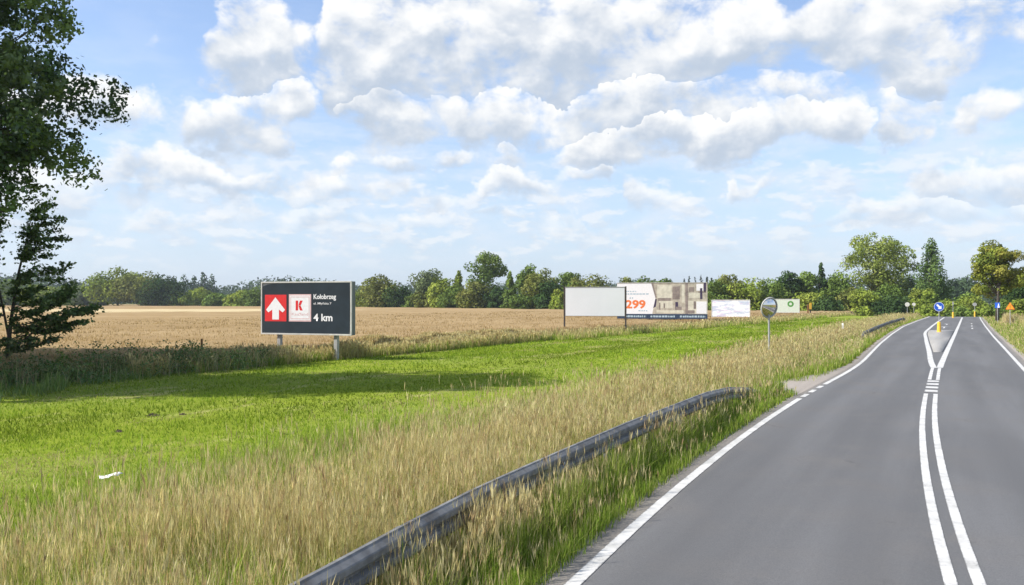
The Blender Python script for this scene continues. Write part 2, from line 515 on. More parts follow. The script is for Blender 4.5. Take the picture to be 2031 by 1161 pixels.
def smear_mat():
    """faded printed poster: white sheet with pale blue and pink patches"""
    m, T, out = new_mat('faded_poster')
    tc = T.n('ShaderNodeTexCoord')
    mp = T.n('ShaderNodeMapping')
    T.put(mp.inputs[0], tc.outputs['Object'])
    mp.inputs['Scale'].default_value = (0.45, 1, 1.6)
    n1 = T.noise(mp.outputs[0], 1.4, 3, 0.6)
    n2 = T.noise(mp.outputs[0], 2.7, 2, 0.6)
    c = T.mix(T.mapr(n1, 0.45, 0.62), (0.80, 0.80, 0.82, 1), (0.44, 0.50, 0.60, 1))
    c = T.mix(T.m('MULTIPLY', T.mapr(n2, 0.52, 0.68), 0.5), c, (0.70, 0.48, 0.66, 1))
    b = T.n('ShaderNodeBsdfPrincipled')
    T.put(b.inputs['Base Color'], c)
    b.inputs['Roughness'].default_value = 0.5
    T.put(out.inputs[0], b.outputs[0])
    return m


M_SMEAR = smear_mat()
mm, T_, o_ = new_mat('mirror_glass')
bb = T_.n('ShaderNodeBsdfPrincipled')
bb.inputs['Base Color'].default_value = (0.76, 0.75, 0.73, 1)
bb.inputs['Metallic'].default_value = 1.0
bb.inputs['Roughness'].default_value = 0.06
T_.put(o_.inputs[0], bb.outputs[0])
M_MIRROR = mm


# ------------------------------------------------------------------ object helpers
def tag(o, label=None, cat=None, group=None, kind=None):
    if label:
        o['label'] = label
    if cat:
        o['category'] = cat
    if group:
        o['group'] = group
    if kind:
        o['kind'] = kind
    return o


def link(name, me, mat=None, parent=None, loc=None, rz=None):
    o = bpy.data.objects.new(name, me)
    COL.objects.link(o)
    if me is not None and mat is not None and len(me.materials) == 0:
        me.materials.append(mat)
    if parent is not None:
        o.parent = parent
    if loc is not None:
        o.location = loc
    if rz is not None:
        o.rotation_euler = (0, 0, rz)
    return o


def empty(name, loc, rz=0.0):
    o = bpy.data.objects.new(name, None)
    o.empty_display_size = 0.3
    COL.objects.link(o)
    o.location = loc
    o.rotation_euler = (0, 0, rz)
    return o


def np_mesh(name, V, quads=None, tris=None, tint=None, smooth=False):
    V = np.asarray(V, dtype=np.float32).reshape(-1, 3)
    me = bpy.data.meshes.new(name)
    nq = 0 if quads is None else len(quads)
    nt = 0 if tris is None else len(tris)
    me.vertices.add(len(V))
    me.vertices.foreach_set('co', V.ravel())
    me.loops.add(nq * 4 + nt * 3)
    me.polygons.add(nq + nt)
    idx, start = [], []
    if nq:
        idx.append(np.asarray(quads, dtype=np.int32).ravel())
        start.append(np.arange(nq, dtype=np.int32) * 4)
    if nt:
        idx.append(np.asarray(tris, dtype=np.int32).ravel())
        start.append(nq * 4 + np.arange(nt, dtype=np.int32) * 3)
    me.loops.foreach_set('vertex_index', np.concatenate(idx))
    me.polygons.foreach_set('loop_start', np.concatenate(start))
    if smooth:
        me.polygons.foreach_set('use_smooth', np.ones(nq + nt, dtype=bool))
    me.update(calc_edges=True)
    if tint is not None:
        a = me.attributes.new('tint', 'FLOAT_COLOR', 'POINT')
        c = np.ones((len(V), 4), dtype=np.float32)
        c[:, :3] = tint
        a.data.foreach_set('color', c.ravel())
    return me


class MB:
    """collects boxes, tubes and polygons into one mesh"""
    def __init__(self):
        self.v, self.f = [], []

    def add(self, vs, fs):
        b = len(self.v)
        self.v += [tuple(p) for p in vs]
        self.f += [tuple(b + i for i in q) for q in fs]
        return self

    def box(self, x0, x1, y0, y1, z0, z1):
        vs = [(x, y, z) for z in (z0, z1) for y in (y0, y1) for x in (x0, x1)]
        return self.add(vs, [(0, 2, 3, 1), (4, 5, 7, 6), (0, 1, 5, 4), (2, 6, 7, 3), (0, 4, 6, 2), (1, 3, 7, 5)])

    def tube(self, pts, radii, seg=8, cap=True):
        pts = [Vector(p) for p in pts]
        vs, fs = [], []
        for i, p in enumerate(pts):
            a = pts[max(0, i - 1)]
            b = pts[min(len(pts) - 1, i + 1)]
            d = (b - a).normalized()
            u = d.cross(Vector((0, 1, 0.02)))
            if u.length < 1e-3:
                u = d.cross(Vector((1, 0, 0)))
            u.normalize()
            w = d.cross(u)
            for k in range(seg):
                t = 2 * math.pi * k / seg
                vs.append(p + (u * math.cos(t) + w * math.sin(t)) * radii[i])
        for i in range(len(pts) - 1):
            for k in range(seg):
                k2 = (k + 1) % seg
                fs.append((i * seg + k, i * seg + k2, (i + 1) * seg + k2, (i + 1) * seg + k))
        if cap:
            fs.append(tuple(range(seg - 1, -1, -1)))
            fs.append(tuple((len(pts) - 1) * seg + k for k in range(seg)))
        return self.add(vs, fs)

    def poly(self, pts2, y, thick=0.0):
        """flat polygon in the x-z plane facing -y (list anticlockwise seen from -y)"""
        n = len(pts2)
        if thick <= 0:
            return self.add([(a, y, b) for a, b in pts2], [tuple(range(n))])
        vs = [(a, y, b) for a, b in pts2] + [(a, y + thick, b) for a, b in pts2]
        fs = [tuple(range(n)), tuple(range(2 * n - 1, n - 1, -1))]
        for i in range(n):
            j = (i + 1) % n
            fs.append((i, i + n, j + n, j))
        return self.add(vs, fs)

    def build(self, name, mat, parent=None, smooth=False, bevel=0.0):
        me = bpy.data.meshes.new(name)
        me.from_pydata(self.v, [], self.f)
        if smooth:
            for p in me.polygons:
                p.use_smooth = True
        me.update()
        o = link(name, me, mat, parent)
        if bevel:
            md = o.modifiers.new('bevel', 'BEVEL')
            md.width = bevel
            md.segments = 2
            md.limit_method = 'ANGLE'
        return o


def rect(x0, x1, z0, z1):
    return [(x0, z0), (x1, z0), (x1, z1), (x0, z1)]


def disc(cx, cz, r, n=28, rx=None):
    return [(cx + (rx or r) * math.cos(2 * math.pi * k / n), cz + r * math.sin(2 * math.pi * k / n)) for k in range(n)]


def text_mesh(body, height, width, bold=0.0):
    """printed lettering as a flat mesh, lower left corner at the origin, in the x-z plane"""
    cu = bpy.data.curves.new('lettering', 'FONT')
    cu.body = body
    cu.size = 1.0
    cu.offset = bold
    cu.resolution_u = 3
    cu.fill_mode = 'FRONT'
    ob = bpy.data.objects.new('lettering', cu)
    COL.objects.link(ob)
    dg = bpy.context.evaluated_depsgraph_get()
    me = bpy.data.meshes.new_from_object(ob.evaluated_get(dg))
    bpy.data.objects.remove(ob)
    bpy.data.curves.remove(cu)
    n = len(me.vertices)
    co = np.empty(n * 3, dtype=np.float32)
    me.vertices.foreach_get('co', co)
    co = co.reshape(-1, 3)
    lo, hi = co.min(0), co.max(0)
    out = np.zeros_like(co)
    out[:, 0] = (co[:, 0] - lo[0]) / (hi[0] - lo[0]) * width
    out[:, 2] = (co[:, 1] - lo[1]) / (hi[1] - lo[1]) * height
    me.vertices.foreach_set('co', out.ravel())
    me.update()
    me.name = 'lettering'
    return me


# ------------------------------------------------------------------ the road's course (metres, camera at the origin)
LEFT = np.array([(-40, -19.5), (-20, -10.6), (-10, -6.6), (0, -2.75), (8.1, 0.55), (10.6, 1.60), (13.8, 3.05), (17.6, 4.85), (21.9, 7.02), (25.2, 8.75),
                 (29.6, 11.15), (32.8, 12.9), (37.6, 15.35), (53.4, 22.9), (69.5, 30.8), (90, 41.1), (114.8, 54.3), (139, 67.4), (165, 81.0), (200, 98), (260, 122)])
CENT = np.array([(-40, -16.0), (-20, -7.0), (-10, -3.0), (0, 0.95), (8.14, 4.28), (11.4, 5.68), (15.5, 7.55), (19.7, 9.55), (25.1, 12.25), (28.7, 14.1), (34.5, 17.05), (40, 20.0)])
RIGHT = np.array([(-40, -12.3), (-20, -3.3), (-10, 0.7), (0, 4.7), (8.14, 8.1), (15, 11.2), (20, 13.5), (25, 15.8), (31.4, 18.9), (44, 25.5), (65.6, 36.8), (90, 49.7),
                  (124, 67.8), (139, 75.9), (165, 89.5), (200, 106.5), (260, 130)])
ISLE_L = np.array([(31, 15.45), (34.5, 16.95), (38, 18.55), (45, 21.9), (55, 26.6), (64.6, 31.15), (70, 33.7), (75, 36.2), (91.8, 45.0), (115, 57.3), (139, 70.1), (145, 73.3)])
ISLE_R = np.array([(31, 15.4), (34.5, 17.2), (45, 22.8), (70.6, 36.5), (100, 52.2), (139, 73.0), (145, 76.2)])


def curve(tab, y):
    """smooth x(y) through a table"""
    y = np.asarray(y, dtype=float)
    s = 0
    for o in (-2.0, -1.0, 0.0, 1.0, 2.0):
        s = s + np.interp(y + o, tab[:, 0], tab[:, 1])
    return s / 5.0


def smooth01(t):
    t = np.clip(t, 0, 1)
    return t * t * (3 - 2 * t)


def height(x, y):
    """land: level, falling away past the crest of the road"""
    x = np.asarray(x, dtype=float)
    y = np.asarray(y, dtype=float)
    s = 0.49 * x + 0.87 * y
    return -2.4 * smooth01((s - 161) / 70) * smooth01((x - 25) / 45)


def edge_pt(y, off, tab=LEFT):
    """point at distance off to the left of a road line"""
    y = np.asarray(y, dtype=float)
    x = curve(tab, y)
    dx = (curve(tab, y + 0.5) - curve(tab, y - 0.5))
    L = np.sqrt(dx * dx + 1)
    return x - off / L, y + off * dx / L


def strip(name, ya, yb, fa, fb, z, mat, parent, step=1.0, zfun=None):
    n = max(2, int((yb - ya) / step) + 1)
    y = np.linspace(ya, yb, n)
    xa, y_a = fa(y)
    xb, y_b = fb(y)
    A = np.stack([xa, y_a, z + height(xa, y_a)], 1)
    B = np.stack([xb, y_b, z + height(xb, y_b)], 1)
    V = np.concatenate([A, B])
    i = np.arange(n - 1)
    me = np_mesh(name, V, quads=np.stack([i, i + n, i + n + 1, i + 1], 1))
    at = me.attributes.new('across', 'FLOAT', 'POINT')
    at.data.foreach_set('value', np.r_[np.zeros(n), np.ones(n)].astype(np.float32))
    return link(name, me, mat, parent)


# ------------------------------------------------------------------ ground sheets
def axis(lo, hi, fine_lo, fine_hi, fine, coarse):
    a = list(np.arange(fine_lo, fine_hi + 0.01, fine))
    s, v = fine, fine_hi
    while v < hi:
        s = min(s * 1.35, coarse)
        v += s
        a.append(v)
    s, v = fine, fine_lo
    while v > lo:
        s = min(s * 1.35, coarse)
        v -= s
        a.insert(0, v)
    return np.array(a)


gx = axis(-3500, 3500, -60, 160, 4, 300)
gy = axis(-800, 4500, -20, 260, 4, 300)
X, Y = np.meshgrid(gx, gy)
Z = height(X, Y) - 0.02
V = np.stack([X, Y, Z], -1).reshape(-1, 3)
nx, ny = len(gx), len(gy)
I, J = np.meshgrid(np.arange(nx - 1), np.arange(ny - 1))
a = (J * nx + I).ravel()
ground = link('ground', np_mesh('ground', V, quads=np.stack([a, a + 1, a + nx + 1, a + nx], 1)), M_GROUND)
tag(ground, 'rough grassy land reaching the horizon', kind='structure')

# edge of the crop: a line running beside the road, further out
FEDGE = np.array([(-40, -62), (0, -36), (20, -22.5), (33, -14.5), (40, -10.6), (46, -6.9), (55, -2.4), (64.6, 3.4), (73, 8.6), (95, 21.6), (131, 43), (164, 62), (230, 100), (300, 140)])

# mown meadow between the verge and the crop
n = 150
yy = np.linspace(-20, 150, n)
xa, ya = edge_pt(yy, 3.0)
yb = np.linspace(-10, 165, n)
xb = curve(FEDGE, yb) + 1.4
rows = 12
V = []
for k in range(rows):
    t = k / (rows - 1)
    px, py = xa * (1 - t) + xb * t, ya * (1 - t) + yb * t
    V.append(np.stack([px, py, height(px, py) - 0.006 + 0 * px], 1))
V = np.concatenate(V)
I, J = np.meshgrid(np.arange(n - 1), np.arange(rows - 1))
a = (J * n + I).ravel()
meadow = link('meadow', np_mesh('meadow', V, quads=np.stack([a, a + 1, a + n + 1, a + n], 1)), M_MEADOW)
tag(meadow, 'bright green mown meadow beside the road', kind='structure')

# crop field: a raised, uneven top with a skirt
rng = np.random.default_rng(5)
ey = np.concatenate([np.arange(-10, 90, 0.8), np.arange(90, 300, 3.0)])
ex = curve(FEDGE, ey)
t = np.concatenate([[0, 0.15], np.arange(0.5, 30, 0.9), np.geomspace(31, 620, 60)])
nrm = np.array([-0.87, 0.49])
E, TT = np.meshgrid(np.arange(len(ey)), t)
PX = ex[E] + nrm[0] * TT
PY = ey[E] + nrm[1] * TT


def vnoise(x, y, s, seed=0):
    """smooth value noise, about -1..1"""
    x = np.asarray(x, float) * s * 0.55 + seed * 17.3
    y = np.asarray(y, float) * s * 0.55 - seed * 9.7
    xi, yi = np.floor(x).astype(np.int64), np.floor(y).astype(np.int64)
    fx, fy = x - xi, y - yi
    fx, fy = fx * fx * (3 - 2 * fx), fy * fy * (3 - 2 * fy)

    def h(i, j):
        n = (i * 374761393 + j * 668265263 + int(seed * 1000) * 1442695) & 0x7fffffff
        n = ((n ^ (n >> 13)) * 1274126177) & 0x7fffffff
        return ((n ^ (n >> 16)) & 0xffff) / 32767.5 - 1.0
    return (h(xi, yi) * (1 - fx) + h(xi + 1, yi) * fx) * (1 - fy) + (h(xi, yi + 1) * (1 - fx) + h(xi + 1, yi + 1) * fx) * fy


PZ = 0.52 + 0.06 * vnoise(PX, PY, 0.6, 1) + 0.05 * vnoise(PX, PY, 2.1, 4) + rng.normal(0, 0.035, PX.shape)
PX = PX + np.where(TT < 0.4, rng.normal(0, 0.12, PX.shape), 0)
PZ[0] = -0.05
PZ[1] = np.clip(PZ[1] - 0.15, 0.2, 1)
V = np.stack([PX, PY, PZ], -1).reshape(-1, 3)
m_ = len(ey)
I, J = np.meshgrid(np.arange(m_ - 1), np.arange(len(t) - 1))
a = (J * m_ + I).ravel()
field_o = link('field', np_mesh('field', V, quads=np.stack([a, a + 1, a + m_ + 1, a + m_], 1), smooth=True), M_CROP)
tag(field_o, 'ripe brown crop field behind the billboards', kind='structure')

# second brown field on the far side of the road
V, nq = [], 40
for k in range(nq):
    yv = 40 + k * 3.2
    x0, y0 = edge_pt(np.array([yv]), -7.5, RIGHT)
    for j, d in enumerate((0, 0.3, 6, 30, 120)):
        V.append((x0[0] + d * 0.88, y0[0] - d * 0.47, (-0.05 if j == 0 else 0.75) + float(height(x0[0] + d, y0[0])) + rng.normal(0, 0.05)))
a = (np.arange(nq - 1)[:, None] * 5 + np.arange(4)[None]).ravel()
f2o = link('field', np_mesh('field', V, quads=np.stack([a, a + 1, a + 6, a + 5], 1)), M_CROP)
tag(f2o, 'brown crop field on the far side of the road', kind='structure')

# road
road = strip('road', -40, 230, lambda y: edge_pt(y, 0.22), lambda y: edge_pt(y, -0.35, RIGHT), 0.010, M_ASPH, None, 1.0)
tag(road, 'grey asphalt two-lane road bending away', kind='structure')
# gravelly shoulder, ragged on its outer side
jit = np.random.default_rng(3)


def ragged(y):
    x, yv = edge_pt(y, 0.40)
    return x + jit.normal(0, 0.07, len(y)), yv


sh = strip('shoulder', -10, 140, ragged, lambda y: edge_pt(y, 0.20), 0.003, M_GRAVEL, None, 0.35)
tag(sh, 'dusty gravel shoulder along the asphalt', kind='structure')
sh2 = strip('shoulder', -10, 140, lambda y: edge_pt(y, -0.34, RIGHT), lambda y: edge_pt(y, -0.65, RIGHT), 0.003, M_GRAVEL, None, 0.8)
tag(sh2, 'dusty gravel shoulder on the far side of the road', kind='structure')
# gravel apron at the field entrance
ap = [(24.2, 0.25), (24.8, 1.0), (25.6, 1.75), (26.8, 1.9), (28.5, 1.5), (30.5, 1.0), (33.5, 0.6), (36.5, 0.28)]
V = []
for (yv, o) in ap:
    for oo in (o, 0.20):
        x, y2 = edge_pt(np.array([yv]), oo)
        V.append((x[0], y2[0], 0.014))
i = np.arange(len(ap) - 1) * 2
apron = link('gravel_apron', np_mesh('gravel_apron', V, quads=np.stack([i, i + 1, i + 3, i + 2], 1)), M_GRAVEL)
tag(apron, 'small gravel apron of the field entrance beside the road', kind='structure')

# painted markings (children of the road)
ZL = 0.016


def line(ya, yb, tab, off, w, name, step=1.0):
    return strip(name, ya, yb, lambda y: edge_pt(y, off + w / 2, tab), lambda y: edge_pt(y, off - w / 2, tab), ZL, M_LINE, road, step)


line(-20, 23.6, LEFT, 0, 0.15, 'edge_line')
for (p, q) in ((24.0, 24.7), (25.2, 25.9), (26.4, 27.1)):
    line(p, q, LEFT, 0, 0.15, 'edge_dash', 0.35)
line(27.6, 160, LEFT, 0, 0.15, 'edge_line')
line(-20, 160, RIGHT, 0, 0.15, 'edge_line')
line(-20, 24.8, CENT, 0.125, 0.12, 'centre_line')
line(-20, 24.8, CENT, -0.125, 0.12, 'centre_line')
for p in (25.3, 26.35, 27.4, 28.4):
    line(p, p + 0.55, CENT, 0.0, 0.36, 'centre_dash', 0.3)
line(29.2, 34.3, CENT, 0.125, 0.12, 'centre_line')
line(29.2, 34.3, CENT, -0.125, 0.12, 'centre_line')
line(34.4, 139, ISLE_L, 0.0, 0.24, 'island_line', 0.8)
line(34.4, 139, ISLE_R, 0.0, 0.24, 'island_line', 0.8)


def between(y, f):
    a = curve(ISLE_L, y)
    b = curve(ISLE_R, y)
    return a * (1 - f) + b * f


strip('cross_line', 138.2, 139.0, lambda y: (between(y, 0.03), y), lambda y: (between(y, 0.97), y), ZL + 0.004, M_LINE, road, 0.4)
strip('cross_line', 77.6, 78.0, lambda y: (between(y, 0.05), y), lambda y: (between(y, 0.95), y), ZL + 0.004, M_LINE, road, 0.4)
for (p, q) in ((84, 88), (96, 99)):                       # lane arrow shafts
    strip('lane_arrow', p, q, lambda y: (between(y, 0.47) - 0.0, y), lambda y: (between(y, 0.53), y), ZL, M_LINE, road, 1.0)
yv = np.array([0.0])
for y0 in (88.0, 99.0):
    cxx = float(between(y0, 0.5))
    me = np_mesh('lane_arrow', [(cxx - 0.42, y0, ZL), (cxx + 0.42, y0, ZL), (cxx + 0.9, y0 + 2.2, ZL)], tris=[(0, 1, 2)])
    link('lane_arrow', me, M_LINE, road)
for y0 in (82.0, 90.0, 99.0):                             # lane arrow of the right lane
    def mid(y, f):
        return curve(ISLE_R, y) * (1 - f) + curve(RIGHT, y) * f
    strip('lane_arrow', y0, y0 + 3, lambda y: (mid(y, 0.47), y), lambda y: (mid(y, 0.53), y), ZL, M_LINE, road, 1.0)

# paved traffic island, slightly raised
yi = np.linspace(45, 77, 33)
A = np.stack([between(yi, 0.0) + 0.22, yi], 1)
B = np.stack([between(yi, 1.0) - 0.22, yi], 1)
ring = np.concatenate([A, B[::-1]])
cen = ring.mean(0)
inner = ring + (cen - ring) / np.linalg.norm(cen - ring, axis=1)[:, None] * 0.05
nr = len(ring)
V = np.concatenate([np.c_[ring, np.full(nr, 0.0)], np.c_[ring, np.full(nr, 0.03)], np.c_[inner, np.full(nr, 0.045)]])
qs = []
for k in range(nr):
    j = (k + 1) % nr
    qs += [(k, j, nr + j, nr + k), (nr + k, nr + j, 2 * nr + j, 2 * nr + k)]
m2 = len(yi)
for k in range(m2 - 1):
    qs.append((2 * nr + k, 2 * nr + k + 1, 2 * nr + nr - 2 - k, 2 * nr + nr - 1 - k))
isl = link('traffic_island', np_mesh('traffic_island', V, quads=qs), M_SETT)
tag(isl, 'pale paved wedge-shaped traffic island between the lanes', 'traffic island')


# ------------------------------------------------------------------ plants: blades and leaves as meshes
def blades(P, H, Wd, yaw, lean, base, tip, rng, segs=2):
    """curved tapering blades; base/tip are colours"""
    n = len(P)
    ld = rng.uniform(0, 2 * np.pi, n)
    ldv = np.stack([np.cos(ld), np.sin(ld), np.zeros(n)], 1)
    side = np.stack([np.cos(yaw), np.sin(yaw), np.zeros(n)], 1)
    V, C = [], []
    for k in range(segs + 1):
        t = k / (segs + 0.0)
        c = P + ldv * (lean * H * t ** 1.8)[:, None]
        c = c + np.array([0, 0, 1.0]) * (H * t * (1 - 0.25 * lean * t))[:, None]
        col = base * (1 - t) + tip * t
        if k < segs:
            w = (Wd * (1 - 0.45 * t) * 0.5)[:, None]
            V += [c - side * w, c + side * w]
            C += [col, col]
        else:
            V.append(c)
            C.append(col)
    m = 2 * segs + 1
    V = np.stack(V, 1).reshape(-1, 3)
    C = np.stack(C, 1).reshape(-1, 3)
    b = np.arange(n) * m
    quads = [np.stack([b + 2 * k, b + 2 * k + 1, b + 2 * k + 3, b + 2 * k + 2], 1) for k in range(segs - 1)]
    tris = np.stack([b + m - 3, b + m - 2, b + m - 1], 1)
    return V, C, (np.concatenate(quads) if quads else np.zeros((0, 4), int)), tris


def heads(P, S, col, rng, lean=0.25, k=3):
    """seed heads: loose sprays of k slivers"""
    n = len(P)
    V, C = [], []
    for r_ in range(k):
        yaw = rng.uniform(0, np.pi, n)
        L = S[:, 0] * rng.uniform(0.6, 1.1, n)
        ld = rng.uniform(0, 2 * np.pi, n)
        sp = lean * rng.uniform(0.3, 1.5, n)
        top = np.stack([np.cos(ld) * sp * L, np.sin(ld) * sp * L, L], 1)
        s = np.stack([np.cos(yaw), np.sin(yaw), np.zeros(n)], 1) * (S[:, 1] * 0.5)[:, None]
        q0 = P + np.array([0, 0, 1.0]) * (rng.uniform(-0.5, 0.3, n) * S[:, 0])[:, None]
        mid = q0 + top * 0.45
        V.append(np.stack([q0, mid - s, q0 + top, mid + s], 1).reshape(-1, 3))
        C.append(np.repeat(col * rng.uniform(0.85, 1.15, (n, 1)), 4, 0))
    V = np.concatenate(V)
    C = np.concatenate(C)
    b = np.arange(k * n) * 4
    return V, C, np.stack([b, b + 1, b + 2, b + 3], 1), np.zeros((0, 3), int)


def merge(parts):
    V, C, Q, T = [], [], [], []
    o = 0
    for (v, c, q, t) in parts:
        V.append(v)
        C.append(c)
        Q.append(q + o)
        T.append(t + o)
        o += len(v)
    return np.concatenate(V), np.concatenate(C), np.concatenate(Q), np.concatenate(T)


def grow(name, label, parts, mat=None, cat='grass'):
    V, C, Q, T = merge(parts)
    me = np_mesh(name, V, quads=Q if len(Q) else None, tris=T if len(T) else None, tint=np.clip(C, 0, 1))
    o = link(name, me, mat or M_GRASS)
    tag(o, label, cat, kind='stuff')
    return o


def pick(rng, n, cols, weights=None, jit=0.15):
    cols = np.array(cols)
    i = rng.choice(len(cols), n, p=weights)
    return cols[i] * (1 + rng.normal(0, jit, (n, 1)))


def scatter_y(rng, n, ya, yb, power):
    """depths with density falling with distance"""
    u = rng.random(n)
    if abs(power - 1) < 1e-6:
        return ya * (yb / ya) ** u
    a, b = ya ** (1 - power), yb ** (1 - power)
    return (a + (b - a) * u) ** (1 / (1 - power))


STRAW = [(0.62, 0.54, 0.29), (0.54, 0.46, 0.23), (0.68, 0.60, 0.35), (0.52, 0.48, 0.21)]
GREENS = [(0.21, 0.31, 0.04), (0.27, 0.35, 0.06), (0.16, 0.26, 0.03), (0.34, 0.38, 0.10)]
MIXED = [(0.38, 0.38, 0.11), (0.47, 0.41, 0.16), (0.30, 0.35, 0.08), (0.52, 0.44, 0.21)]
SEEDS = [(0.50, 0.42, 0.22), (0.40, 0.29, 0.16), (0.57, 0.48, 0.26), (0.62, 0.55, 0.31)]


def clump_mask(x, y, s, seed, thr=0.0):
    return vnoise(x, y, s, seed) + 0.6 * vnoise(x, y, s * 2.7, seed + 3) > thr


def tall_grass(seed, n, ya, yb, power, o0, o1, h0, h1, width, straw_frac, head_frac, tab=LEFT, segs=2, side=1, head=(0.15, 0.0075)):
    r = np.random.default_rng(seed)
    y = scatter_y(r, n, ya, yb, power)
    o = r.uniform(o0, o1, n) if not callable(o1) else o0 + r.random(n) * (o1(y) - o0)
    if tab is LEFT:
        k_ = o > np.interp(y, [a_[0] for a_ in ap], [a_[1] for a_ in ap], 0, 0) + r.normal(-0.12, 0.30, n) + 0.35 * vnoise(y, o, 3.0, 31) * (np.interp(y, [24, 25, 36], [0, 1, 1], 0, 0))
        y, o = y[k_], o[k_]
        n = len(y)
    x, y2 = edge_pt(y, side * o, tab)
    x = x + r.normal(0, 0.05, n)
    patch = np.clip(0.5 + 0.55 * vnoise(x, y2, 1.1, seed) + 0.45 * vnoise(x, y2, 3.4, seed + 2), 0, 1)
    hp_ = np.clip(0.5 + 0.5 * vnoise(x, y2, 2.2, seed + 5) + 0.3 * vnoise(x, y2, 6.0, seed + 6), 0, 1)
    H = r.uniform(h0, h1, n) * (0.48 + 0.68 * hp_) * np.where(r.random(n) < 0.07, 1.22, 1.0)
    straw = r.random(n) < straw_frac * (0.35 + 0.95 * patch) * (0.55 + 0.6 * hp_)
    # toward the outside of the band the grass gets lower
    P = np.stack([x, y2, height(x, y2) - 0.02], 1)
    gcol = pick(r, n, GREENS, jit=0.18)
    scol = pick(r, n, STRAW, jit=0.15)
    mcol = pick(r, n, MIXED, jit=0.15)
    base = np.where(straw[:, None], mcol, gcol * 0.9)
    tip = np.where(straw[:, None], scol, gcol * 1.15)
    H = np.where(straw, H, H * r.uniform(0.40, 0.85, n))
    Wd = width * np.where(straw, 0.6, 1.0) * r.uniform(0.7, 1.3, n) * np.maximum(1, y / 10.0) ** 0.95
    lean = np.clip(r.exponential(0.22, n), 0.02, 1.1)
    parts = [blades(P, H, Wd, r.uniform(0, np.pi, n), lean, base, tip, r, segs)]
    hm = straw & (r.random(n) < head_frac)
    k = hm.sum()
    if k:
        hp = P[hm].copy()
        hp[:, 2] += H[hm] * 0.86
        hp[:, :2] += r.normal(0, 0.03, (k, 2)) + 0.0
        S = np.stack([r.uniform(0.6, 1.3, k) * head[0], head[1] * r.uniform(0.6, 1.4, k) * np.maximum(1, y[hm] / 10.0) ** 0.9], 1)
        parts.append(heads(hp, S, pick(r, k, SEEDS, jit=0.15), r))
    return parts


parts = []
parts += tall_grass(11, 70000, 4.5, 26, 1.3, 1.35, 3.7, 0.58, 1.08, 0.0065, 0.56, 0.6, segs=3)
parts += tall_grass(12, 30000, 3.5, 10, 1.1, 3.2, 6.4, 0.35, 0.80, 0.0075, 0.16, 0.7, segs=3)
parts += tall_grass(19, 56000, 3.5, 14, 1.1, 1.5, 6.2, 0.65, 1.10, 0.0085, 0.04, 0.6, segs=3)
parts += tall_grass(17, 34000, 4.5, 26, 1.3, 1.35, 4.2, 0.45, 0.90, 0.0085, 0.12, 0.5, segs=3)
parts += tall_grass(18, 9000, 4.5, 26, 1.3, 3.4, 5.2, 0.45, 0.95, 0.0065, 0.5, 0.6, segs=3)
parts += tall_grass(15, 16000, 8.5, 22, 1.2, 4.2, 6.2, 0.18, 0.62, 0.0075, 0.25, 0.6, segs=2)
parts += tall_grass(16, 900, 5, 26, 1.2, 1.4, 5.6, 0.95, 1.30, 0.006, 1.0, 1.0, segs=3)
parts += tall_grass(13, 26000, 25, 62, 1.3, 2.0, 4.8, 0.50, 1.0, 0.0065, 0.62, 0.7)
parts += tall_grass(14, 18000, 60, 145, 1.2, 1.3, 5.4, 0.35, 0.85, 0.0065, 0.58, 0.6)
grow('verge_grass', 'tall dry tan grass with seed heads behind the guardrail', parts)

parts = []
parts += tall_grass(21, 46000, 5, 26, 1.4, 0.28, 1.25, 0.22, 0.42, 0.0075, 0.06, 0.5, segs=3)
parts += tall_grass(26, 24000, 5, 25, 1.3, 0.62, 1.2, 0.52, 0.86, 0.0075, 0.09, 0.7, segs=3)
parts += tall_grass(22, 900, 5, 24, 1.2, 0.75, 1.15, 0.50, 0.74, 0.007, 0.95, 1.0, segs=3, head=(0.16, 0.011))
parts += tall_grass(25, 700, 6.5, 9.5, 1.0, 0.7, 1.2, 0.45, 0.70, 0.007, 0.95, 1.0, segs=3, head=(0.17, 0.013))
parts += tall_grass(23, 22000, 26, 62, 1.3, 0.50, 3.0, 0.30, 0.70, 0.0075, 0.18, 0.6)
parts += tall_grass(24, 12000, 60, 140, 1.2, 0.40, 1.8, 0.15, 0.40, 0.0075, 0.12, 0.5)
grow('roadside_grass', 'fresh green grass strip between guardrail and road edge', parts)

# far side verge
parts = tall_grass(31, 18000, 24, 145, 1.2, 0.5, 4.5, 0.12, 0.32, 0.0075, 0.40, 0.2, tab=RIGHT, side=-1)
parts += tall_grass(32, 12000, 30, 145, 1.2, 3.8, 7.6, 0.5, 1.0, 0.0065, 0.9, 0.8, tab=RIGHT, side=-1)
grow('verge_grass', 'yellow-green and straw grass on the far road verge', parts)


